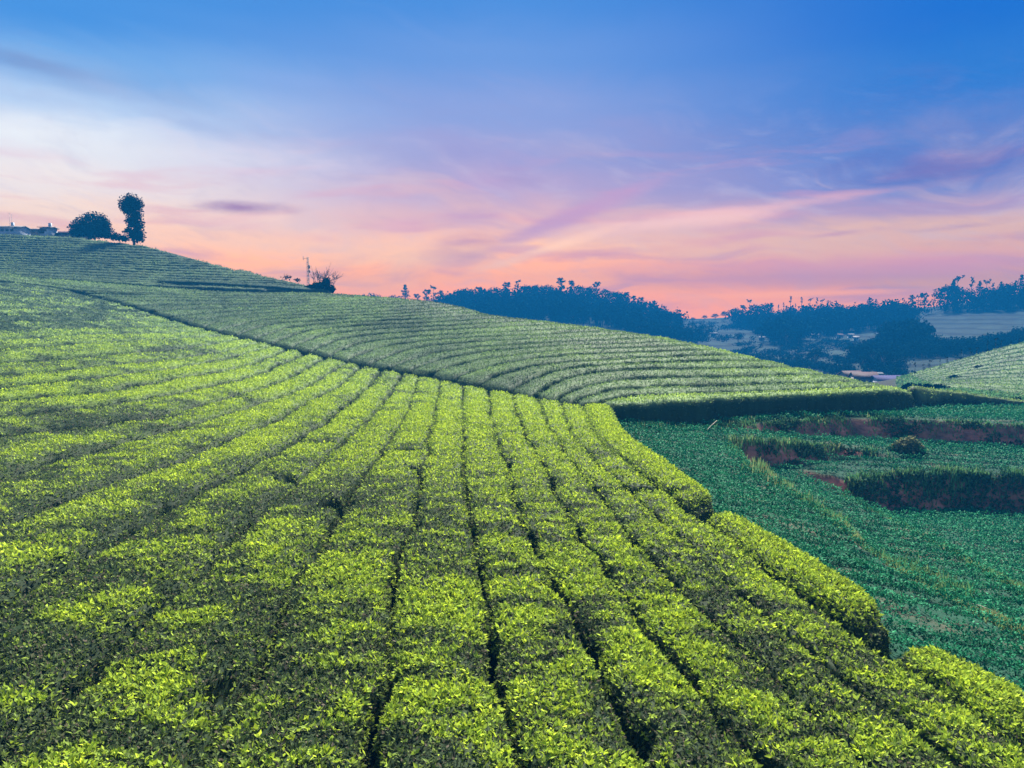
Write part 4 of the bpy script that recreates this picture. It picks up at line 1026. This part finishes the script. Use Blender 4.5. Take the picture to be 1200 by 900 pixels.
# ------------------------------------------------------------------ mast
M_metal = plain_mat('galvanised', (0.16, 0.17, 0.18), (0.28, 0.29, 0.30), 4.0, .5)
x, y, z = hill_at(361, 327); k = y / F
e = empty('mast', (x, y, z + ZC)); tag(e, 'thin lattice mast with short crossarms on the left hill beside the twiggy bush', 'mast')
m = MB(); hh = 30 * k
for sx, sy in ((-1, 0), (1, 0), (0, 1.4)): tube(m, [(sx * .16, sy * .16, -.3), (sx * .10, sy * .10, hh)], .035, 5)
for i in range(12):
    z0, z1 = hh * i / 12., hh * (i + 1) / 12.; s = 1 if i % 2 else -1
    tube(m, [(-s * .15, 0, z0), (s * .13, 0, z1)], .02, 4); tube(m, [(-s * .15, 0, z0), (0, .18, z1)], .02, 4)
m.build('pole', M_metal, e)
for (zz, l0, l1) in ((28.5, -5, 0.5), (19.5, -1, 3), (13, 0, 6.5)):
    m = MB(); tube(m, [(l0 * k, 0, zz * k), (l1 * k, 0, zz * k)], .03, 5)
    if l0 < -2: tube(m, [(l0 * k, 0, zz * k - .25), (l0 * k, 0, zz * k + .3)], .04, 5)
    m.build('crossarm', M_metal, e)
m = MB(); box(m, (.22, -.05, hh * .62), (.25, .16, .5)); box(m, (.24, -.05, hh * .45), (.22, .16, .4)); m.build('antenna', M_metal, e)

# ------------------------------------------------------------------ buildings
def wallmat(n, c): return plain_mat(n, tuple(q * .8 for q in c), c, 1.5, .85)
M_white = wallmat('white_wall', (.40, .44, .52)); M_cream = wallmat('cream_wall', (.30, .26, .24)); M_glass = plain_mat('window_glass', (.05, .06, .08), (.09, .11, .13), 2, .15)
M_roofs = {'dark': plain_mat('dark_roof', (.07, .07, .08), (.13, .12, .13), 3, .7), 'red': plain_mat('red_roof', (.03, .014, .018), (.05, .02, .025), 3, .8), 'purple': plain_mat('purple_roof', (.025, .022, .085), (.035, .03, .11), .8, .9), 'tin': plain_mat('tin_roof', (.06, .065, .08), (.10, .105, .12), 2, .9)}
def house(name, x, y, z, w, d, h, rh, rz, wm, rm, label, nwin=3, door=True, group=None, cat='house', chim=()):
    e = empty(name, (x, y, z + ZC), rz); tag(e, label, cat, group)
    m = MB(); box(m, (0, 0, h / 2 - .6), (w, d, h + 1.2)); m.add([(-w/2,-d/2,h),(-w/2,d/2,h),(-w/2,0,h+rh),(w/2,-d/2,h),(w/2,d/2,h),(w/2,0,h+rh)], tris=[(0,2,1),(3,4,5)]); m.build('wall', wm, e)
    o = .3; m = MB(); s = rh / (d / 2)
    for sg in (-1, 1):
        a = [(-w/2-o, sg*(d/2+o), h-o*s+.03), (w/2+o, sg*(d/2+o), h-o*s+.03), (w/2+o, 0, h+rh+.03), (-w/2-o, 0, h+rh+.03)]
        b = [(q[0], q[1], q[2] + .1) for q in a]; m.add(a + b, quads=[(0,1,2,3),(4,5,6,7),(0,1,5,4),(1,2,6,5),(2,3,7,6),(3,0,4,7)])
    rf = m.build('roof', M_roofs[rm], e)
    for cx in chim:
        m = MB(); box(m, (cx, 0, h + rh + .25), (.4, .4, 1.0)); m.build('chimney', wm, rf)
    for i in range(nwin):
        wx = -w/2 + w * (i + .5 + (.25 if door else 0)) / (nwin + (.5 if door else 0)); 
        f = MB(); box(f, (wx, -d/2 - .02, h * .55), (min(.95, w / nwin * .55), .10, h * .42)); fo = f.build('window', M_cream if wm is not M_cream else M_white, e)
        g = MB(); box(g, (wx, -d/2 - .08, h * .55), (min(.8, w / nwin * .46), .03, h * .34)); g.build('pane', M_glass, fo)
    if door:
        f = MB(); box(f, (-w/2 + .35 * w / (nwin + .5), -d/2 - .03, h * .40), (.8, .08, h * .8)); f.build('door', M_bark, e)
    return e
x, y, z = hill_at(10, 271.3); k = y / F
house('farm_building', x - 2.2, y + 2.5, z - .2, 44 * k, 4.5, 6.5 * k, 2.6 * k, 0.0, M_white, 'dark', 'long low pale building with many windows at the far left hill crest', 7, True, cat='building', chim=(9 * k,))
x, y, z = hill_at(38, 271.4); house('outbuilding', x, y + 2.2, z - .2, 13 * k, 2.4, 4.0 * k, 1.6 * k, 0.0, M_cream, 'dark', 'low outbuilding joining the long pale building and the small shed', 2, False, cat='outbuilding')
x, y, z = hill_at(49, 271.5); house('shed', x, y + 2, z - .2, 10 * k, 2.6, 6.6 * k, 1.0 * k, 0.0, M_white, 'dark', 'small pale block-like shed beside the long building on the hill', 1, True, cat='shed', chim=(2 * k,))
x, y, z = hill_at(70, 272.5); house('barn', x, y + 4, z - .3, 30 * k, 4.0, 2.4 * k, 3.0 * k, 0.0, M_cream, 'red', 'low reddish-roofed building reaching to the dome-shaped tree', 3, True, cat='building', chim=(8 * k,))
x, y, z = hill_at(21, 271.3)
for i, (px, tp) in enumerate([(19.5, 247), (22, 249)]):
    e = empty('antenna', ((px - 600) / F * (y + 2.5), y + 2.5, z + ZC)); tag(e, ['thin rooftop antenna above the long building, left one of a pair', 'thin rooftop antenna above the long building, right one of a pair'][i], 'antenna', 'rooftop antennas')
    m = MB(); tube(m, [(0, 0, 0), (0, 0, (271 - tp) * k)], .022, 5); m.build('rod', M_metal, e)
    m = MB(); tube(m, [(-.25, 0, (270 - tp) * k), (.25, 0, (270 - tp) * k)], .015, 4); m.build('crossbar', M_metal, e)
HS = [(806,388,3.2,'tin'),(815,393,4.0,'tin'),(802,393,3.0,'dark'),(836,394,4.5,'tin'),(866,397,3.5,'red'),(893,399,3.5,'tin'),(948,393,4.2,'tin'),(955,396,5.5,'dark'),(966,392,3.8,'tin'),(984,396,3.6,'red'),(997,396,3.4,'tin'),(1003,399,3.0,'dark'),(660,352,3.2,'tin'),(648,351,4.0,'tin'),(652,391,3.5,'tin')]
for i, (px, py, w, rm) in enumerate(HS):
    x, y, z = far_at(px, py)
    where = ['on the saddle of the valley, ', 'in the wooded valley, ', 'on the middle wooded hill, '][0 if px < 900 and px > 790 else 1 if px > 900 else 2]
    grp = [q for q in HS if (790 < q[0] < 900) == (790 < px < 900) and (q[0] > 900) == (px > 900)]; grp = sorted(grp)
    house('house', x, y, z, w * .5, 1.6, 1.0, .45, random.uniform(-.4, .4), M_white, rm, 'tiny white %s-roofed house %s%s from the left' % (rm, where, ORD[grp.index(HS[i])]), 2, True, 'tiny houses in the hazy distance')
Yb = 128.0
def nb(px, py, Y): q = P3(px, py, Y); return float(q[0]), float(q[1]), float(q[2])
x, y, z = nb(1043, 448, Yb); house('warehouse', x, y, z - .75, 5.6, 5.0, 1.0, .8, 0.08, M_white, 'purple', 'wide building with a purple-blue roof behind the right end of the upper field', 3, True, cat='building')
x, y, z = nb(1028, 448, Yb + 3); house('house', x, y, z - .5, 1.0, 1.2, 1.9, .2, 0.0, M_white, 'tin', 'small white flat-topped house rising beside the purple roof', 1, False)
x, y, z = nb(1012, 447, Yb + 2); house('house', x, y, z - .3, 3.6, 3.4, 1.0, .8, -.1, M_cream, 'red', 'low house with a dull red roof left of the purple roof', 2, True)
x, y, z = nb(997, 445, Yb + 9); house('house', x, y, z - .3, 3.2, 3.2, 1.0, .8, .2, M_cream, 'red', 'red-roofed house partly hidden behind the upper field edge', 2, True)

# young trees along the bright crest of the neighbouring slope
for i in range(14):
    px = 1072 + i * 9.3 + random.uniform(-2, 2); py = np.interp(px, crest[:, 0], crest[:, 1]) + 2
    x, y = unproject([px], [py], G_near, y0=70.0, y1=125.0)
    plant_tree('bare' if i % 3 else 'spire', x[0], y[0], float(G_near(x, y)[0]), random.uniform(1.0, 1.9), 'slender sapling on the bright crest of the neighbouring slope, %s from the left' % ORD[i], 'saplings on the neighbouring slope', 'sapling')
# grey bush patches and earth heap on the neighbouring slope
for i, (px, py, hh) in enumerate([(1100, 457, 6), (1085, 456, 5), (1068, 454.5, 5), (1190, 476, 9), (1120, 444, 3.5), (1148, 432, 3)]):
    def at(a, b):
        x, y = unproject([a], [b], G_near, y0=56.0, y1=125.0); return x[0], y[0], float(G_near(x, y)[0])
    bush('bush', px, py, [(px - hh, py - hh * .4, hh, hh * .55), (px + hh, py - hh * .35, hh * 1.1, hh * .5), (px, py - hh * .6, hh, hh * .6)], at, 'dark low bush at the foot of the neighbouring slope, %s from the left' % ORD[[2, 1, 0, 5, 3, 4][i]], 420, .3, M_tree, group='bushes on the neighbouring slope')

# pale sticks lying about the terraces
M_stick = plain_mat('pale_wood', (.16, .14, .12), (.24, .22, .19), 5, .8)
for p0, p1, Y0, Y1, l in (((1139, 716), (1172, 735), 16.6, 15.7, 'pale stick lying on the grassy ridge at the right'), ((829, 504), (840, 497.5), 37.2, 38.6, 'thin pale stick leaning at the left end of the red earth bank')):
    a = np.array(P3(*p0, Y0)); b = np.array(P3(*p1, Y1)); a[2] = float(ground(a[0], a[1])) + .28; b[2] = float(ground(b[0], b[1])) + (.22 if Y0 < 20 else .6); mid = (a + b) / 2
    m = MB(); tube(m, [a - mid, (a - mid) * .3 + [0, 0, .02], b - mid], [.02, .018, .012], 6)
    o = m.build('stick', M_stick); o.location = (mid[0], mid[1], mid[2] + ZC); tag(o, l, 'stick')

# ------------------------------------------------------------------ camera, sky, sun, air
cam = bpy.data.cameras.new('camera'); co = bpy.data.objects.new('camera', cam); COL.objects.link(co)
co.location = (0, 0, ZC); co.rotation_euler = (math.pi / 2 - PITCH, 0, 0)
cam.sensor_width = 36.0; cam.lens = 36.0 * F / W; cam.clip_end = 3000; cam.clip_start = 0.1
scene.camera = co

EXPO = 2.02
def lin(c):
    c = np.array(c, float) / 255.0; return np.where(c <= .04045, c / 12.92, ((c + .055) / 1.055) ** 2.4)
def skyz(px, py):
    dx, dz = ray(px, py); return float(dz / math.sqrt(dx * dx + 1 + dz * dz))
def az(px, py=300): dx, dz = ray(px, py); return float(math.atan2(dx, 1.0))

w = bpy.data.worlds.new('World'); scene.world = w; w.use_nodes = True
nt = w.node_tree; nt.nodes.clear(); lk = nt.links.new
def M(op, a, b=None, c=None):
    n = nt.nodes.new('ShaderNodeMath'); n.operation = op
    for i, v in enumerate((a, b, c)):
        if v is None: continue
        if isinstance(v, (int, float)): n.inputs[i].default_value = v
        else: lk(v, n.inputs[i])
    return n.outputs[0]
def SM(x, a, b):
    n = nt.nodes.new('ShaderNodeMapRange'); n.interpolation_type = 'SMOOTHSTEP'; lk(x, n.inputs[0]); n.inputs[1].default_value = a; n.inputs[2].default_value = b; return n.outputs[0]
def MIX(f, a, b, mode='MIX'):
    n = nt.nodes.new('ShaderNodeMix'); n.data_type = 'RGBA'; n.blend_type = mode
    if isinstance(f, (int, float)): n.inputs[0].default_value = f
    else: lk(f, n.inputs[0])
    for s, v in ((6, a), (7, b)):
        if isinstance(v, tuple): n.inputs[s].default_value = (*v, 1)
        else: lk(v, n.inputs[s])
    return n.outputs[2]
tc = nt.nodes.new('ShaderNodeTexCoord'); sp = nt.nodes.new('ShaderNodeSeparateXYZ'); lk(tc.outputs['Generated'], sp.inputs[0])
x_, y_, z_ = sp.outputs
AZ = M('ARCTAN2', x_, y_); ELt = M('ARCSINE', z_)
def noise(vec, scale, detail=5, rough=.55):
    n = nt.nodes.new('ShaderNodeTexNoise'); n.inputs['Scale'].default_value = scale; n.inputs['Detail'].default_value = detail; n.inputs['Roughness'].default_value = rough; lk(vec, n.inputs['Vector']); return n.outputs[0]
def vec(a, b, c=0.0):
    n = nt.nodes.new('ShaderNodeCombineXYZ')
    for i, v in enumerate((a, b, c)):
        if isinstance(v, (int, float)): n.inputs[i].default_value = v
        else: lk(v, n.inputs[i])
    return n.outputs[0]
# thin streaky cloud sheet: stretched along the horizon, bent by a slow warp
warp = noise(vec(M('MULTIPLY', AZ, 2.2), M('MULTIPLY', ELt, 5.0)), 1.0, 3)
tilt = M('MULTIPLY_ADD', AZ, 0.16, ELt)
streak = noise(vec(M('MULTIPLY', AZ, 3.0), M('ADD', M('MULTIPLY', tilt, 17.0), M('MULTIPLY', warp, 5.0)), 3.3), 1.0, 6, .52)
streak2 = noise(vec(M('MULTIPLY', AZ, 5.5), M('ADD', M('MULTIPLY', ELt, 42.0), M('MULTIPLY', warp, 4.0)), 9.1), 1.0, 5, .5)
mott = noise(vec(M('MULTIPLY', AZ, 9.0), M('MULTIPLY', ELt, 26.0), 1.7), 1.0, 8, .62)
EL = M('ADD', z_, M('MULTIPLY', M('SUBTRACT', streak, .5), 0.05))

DENS = 0.0022; AIR = np.array([0.002, 0.046, 0.134])
def air(z, c):
    """sky colour above the haze whose light is c once the haze is crossed"""
    t = math.exp(-DENS * min(485.0, 29.0 / max(z, 1e-3)))
    return np.maximum((c - AIR * (1 - t)) / t, 0.0)
def col_ramp(px, stops):
    r = nt.nodes.new('ShaderNodeValToRGB'); cr = r.color_ramp; cr.interpolation = 'EASE'
    st = sorted([((skyz(px, p) if not isinstance(p, str) else float(p)) , c) for p, c in stops]); 
    while len(cr.elements) > 1: cr.elements.remove(cr.elements[-1])
    for i, (z, c) in enumerate(st):
        e = cr.elements[0] if i == 0 else cr.elements.new(min(1, max(0, z / 0.6)))
        e.position = min(1, max(0, z / 0.6)); e.color = (*air(z, lin(c) / 2 ** EXPO), 1)
    lk(M('DIVIDE', EL, 0.6), r.inputs[0]); return r.outputs[0]
cL = col_ramp(0, [(0,(70,146,224)),(60,(120,174,232)),(110,(178,205,240)),(165,(226,230,241)),(215,(234,224,228)),(245,(240,214,208)),(270,(243,200,190)),(310,(248,184,170)),(372,(250,166,148)),('0.55',(20,100,200))])
cM = col_ramp(560, [(0,(70,140,220)),(70,(104,152,222)),(130,(136,160,220)),(180,(156,160,214)),(220,(180,164,208)),(258,(216,176,194)),(295,(244,192,180)),(325,(250,174,158)),(350,(255,168,146)),(375,(255,164,140)),('0.5',(10,92,190))])
cR = col_ramp(1150, [(0,(0,110,208)),(80,(36,120,208)),(150,(70,124,204)),(210,(104,134,206)),(240,(168,150,196)),(262,(214,176,180)),(300,(206,164,176)),(325,(212,156,164)),(345,(246,164,150)),(375,(254,164,142)),('0.5',(0,80,176))])
front = MIX(SM(AZ, az(60), az(560)), cL, cM); front = MIX(SM(AZ, az(560), az(1120)), front, cR)
# the rest of the dome: dusk blue, paler near the horizon
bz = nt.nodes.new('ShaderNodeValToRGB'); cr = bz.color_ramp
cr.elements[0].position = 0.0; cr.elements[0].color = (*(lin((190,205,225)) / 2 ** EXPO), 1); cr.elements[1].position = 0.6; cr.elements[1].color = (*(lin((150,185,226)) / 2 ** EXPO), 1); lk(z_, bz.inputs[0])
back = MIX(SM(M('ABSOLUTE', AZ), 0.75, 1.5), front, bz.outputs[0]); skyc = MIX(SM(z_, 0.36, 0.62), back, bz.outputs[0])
fine = noise(vec(M('MULTIPLY', AZ, 14.0), M('ADD', M('MULTIPLY', tilt, 52.0), M('MULTIPLY', warp, 9.0)), 5.5), 1.0, 7, .6)
skyc = MIX(M('MULTIPLY', M('MULTIPLY', SM(fine, .48, .72), SM(z_, .30, .14)), .24), skyc, tuple(air(.2, lin((214,204,226)) / 2 ** EXPO)))
skyc = MIX(M('MULTIPLY', M('MULTIPLY', SM(fine, .50, .28), SM(z_, .34, .16)), .18), skyc, tuple(air(.2, lin((150,148,200)) / 2 ** EXPO)))
# lilac cloud veils and glowing streaks low over the sunset
low = M('MULTIPLY', SM(z_, 0.26, 0.08), SM(z_, -.01, 0.03))
skyc = MIX(M('MULTIPLY', M('MULTIPLY', SM(streak2, .50, .68), low), .55), skyc, tuple(air(0.1, lin((196,150,190)) / 2 ** EXPO)))
skyc = MIX(M('MULTIPLY', M('MULTIPLY', SM(streak, .52, .70), low), .32), skyc, tuple(air(0.1, lin((255,200,176)) / 2 ** EXPO)))
def cloud_patch(px, py, rx, ry, slope, col, amt, thr=(.40, .62), soft=(1.0, .2)):
    da = M('SUBTRACT', AZ, az(px, py)); e0 = math.asin(skyz(px, py)); de = M('SUBTRACT', ELt, e0); de = M('SUBTRACT', de, M('MULTIPLY', da, slope))
    d = M('SQRT', M('ADD', M('POWER', M('DIVIDE', da, rx / F), 2.0), M('POWER', M('DIVIDE', de, ry / F), 2.0)))
    mk = M('SUBTRACT', 1.0, SM(M('ADD', d, M('MULTIPLY', M('SUBTRACT', mott, .5), 1.5)), soft[1], soft[0]))
    tex = SM(M('ADD', M('MULTIPLY', mott, .6), M('MULTIPLY', streak2, .4)), *thr)
    global skyc
    skyc = MIX(M('MULTIPLY', M('MULTIPLY', mk, tex), amt), skyc, tuple(air(skyz(px, py), lin(col) / 2 ** EXPO)))
for a in [(282,243,68,11,0.0,(150,120,178),.85,(.30,.5)), (240,279,50,5,-.05,(205,160,190),.5), (345,276,75,7,-.1,(214,170,196),.6), (430,255,95,20,-.15,(222,172,200),.55), (560,240,60,60,.4,(176,150,204),.55), (650,262,150,17,.38,(184,150,200),.75,(.25,.5)),(550,290,70,26,.1,(190,150,182),.7,(.3,.5)),(640,292,120,9,.3,(250,204,190),.7,(.25,.5)),(780,262,200,14,.08,(240,196,196),.7,(.25,.55)),
          (700,300,260,16,.06,(205,150,180),.55), (860,285,90,9,-.02,(205,150,185),.6), (1100,200,150,30,.05,(82,104,186),.7,(.3,.6)), (1000,192,60,12,.2,(90,112,192),.65,(.3,.6)), (1120,160,110,22,.0,(84,118,200),.45), (1085,95,50,24,.0,(88,118,196),.45),
          (1120,264,80,7,.06,(150,130,190),.75), (1000,272,110,5,.08,(176,140,188),.6), (1180,280,60,10,.0,(170,135,188),.6), (950,318,330,24,.0,(194,146,184),.75,(.2,.5)), (950,344,160,5,.02,(255,172,146),.8,(.2,.5)), (820,255,200,12,.1,(240,196,206),.5),
          (30,72,90,10,-.1,(104,140,200),.85,(.3,.55)), (120,94,150,24,-.12,(142,172,220),.7,(.3,.6)), (210,138,130,14,-.30,(165,184,226),.6,(.35,.6)), (60,150,160,30,.1,(236,242,250),.6), (320,190,160,30,-.1,(232,222,240),.45), (380,120,150,40,-.3,(140,172,232),.35),
          (560,185,90,20,-.25,(150,146,208),.4), (610,210,50,14,-.2,(150,140,200),.5), (470,300,200,12,.1,(255,205,178),.6), (330,262,160,18,0,(252,214,206),.5), (900,240,260,10,.06,(236,184,196),.45)]: cloud_patch(*a)
sky = nt.nodes.new('ShaderNodeTexSky'); sky.sky_type = 'NISHITA'; sky.sun_disc = False
SUN_EL, SUN_AZ = math.radians(44), math.radians(14)
sky.sun_elevation = SUN_EL; sky.sun_rotation = SUN_AZ; sky.air_density = 1.0; sky.dust_density = 1.0
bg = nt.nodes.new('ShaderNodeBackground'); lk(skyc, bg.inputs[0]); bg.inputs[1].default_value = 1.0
b2 = nt.nodes.new('ShaderNodeBackground'); lk(sky.outputs[0], b2.inputs[0]); b2.inputs[1].default_value = 0.0008
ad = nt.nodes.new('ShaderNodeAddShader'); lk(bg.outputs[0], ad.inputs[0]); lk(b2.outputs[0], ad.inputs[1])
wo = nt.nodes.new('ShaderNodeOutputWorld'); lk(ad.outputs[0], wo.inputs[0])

sl = bpy.data.lights.new('sun', 'SUN'); so = bpy.data.objects.new('sun', sl); COL.objects.link(so)
sl.energy = 4.9; sl.angle = math.radians(10); sl.color = (1.0, 0.94, 0.80)
from mathutils import Vector
dv = Vector((math.sin(SUN_AZ) * math.cos(SUN_EL), math.cos(SUN_AZ) * math.cos(SUN_EL), math.sin(SUN_EL)))
so.rotation_euler = dv.to_track_quat('Z', 'Y').to_euler(); so.location = (0, 0, 60)

# evening haze filling the valley air
hz, hn = new_mat('evening_haze'); pv = hn.nodes.new('ShaderNodeVolumePrincipled')
pv.inputs['Color'].default_value = (0.006, 0.125, 0.35, 1); pv.inputs['Density'].default_value = DENS; pv.inputs['Anisotropy'].default_value = 0.0
ho = hn.nodes.new('ShaderNodeOutputMaterial'); hn.links.new(pv.outputs[0], ho.inputs['Volume'])
allz = [float(v.co.z) for o in (bpy.data.objects['ground'], bpy.data.objects['hill'], bpy.data.objects['hills']) for v in o.data.vertices]
zb, zt = min(allz) - 1.0, 38.0
m = MB(); box(m, (75, 240, (zb + zt) / 2), (830, 516, zt - zb)); h = m.build('haze', hz); tag(h, kind='stuff')
print('haze', zb, zt)

vs = scene.view_settings; scene.display_settings.display_device = 'sRGB'
vs.view_transform = 'Standard'; vs.look = 'None'; vs.exposure = EXPO; vs.gamma = 1; vs.use_curve_mapping = False
scene.render.engine = 'CYCLES'
cy = scene.cycles; cy.use_denoising = True; cy.max_bounces = 6; cy.diffuse_bounces = 3; cy.glossy_bounces = 2; cy.transmission_bounces = 3; cy.volume_bounces = 1; cy.transparent_max_bounces = 4
cy.caustics_reflective = False; cy.caustics_refractive = False; cy.use_adaptive_sampling = True; cy.adaptive_threshold = 0.01
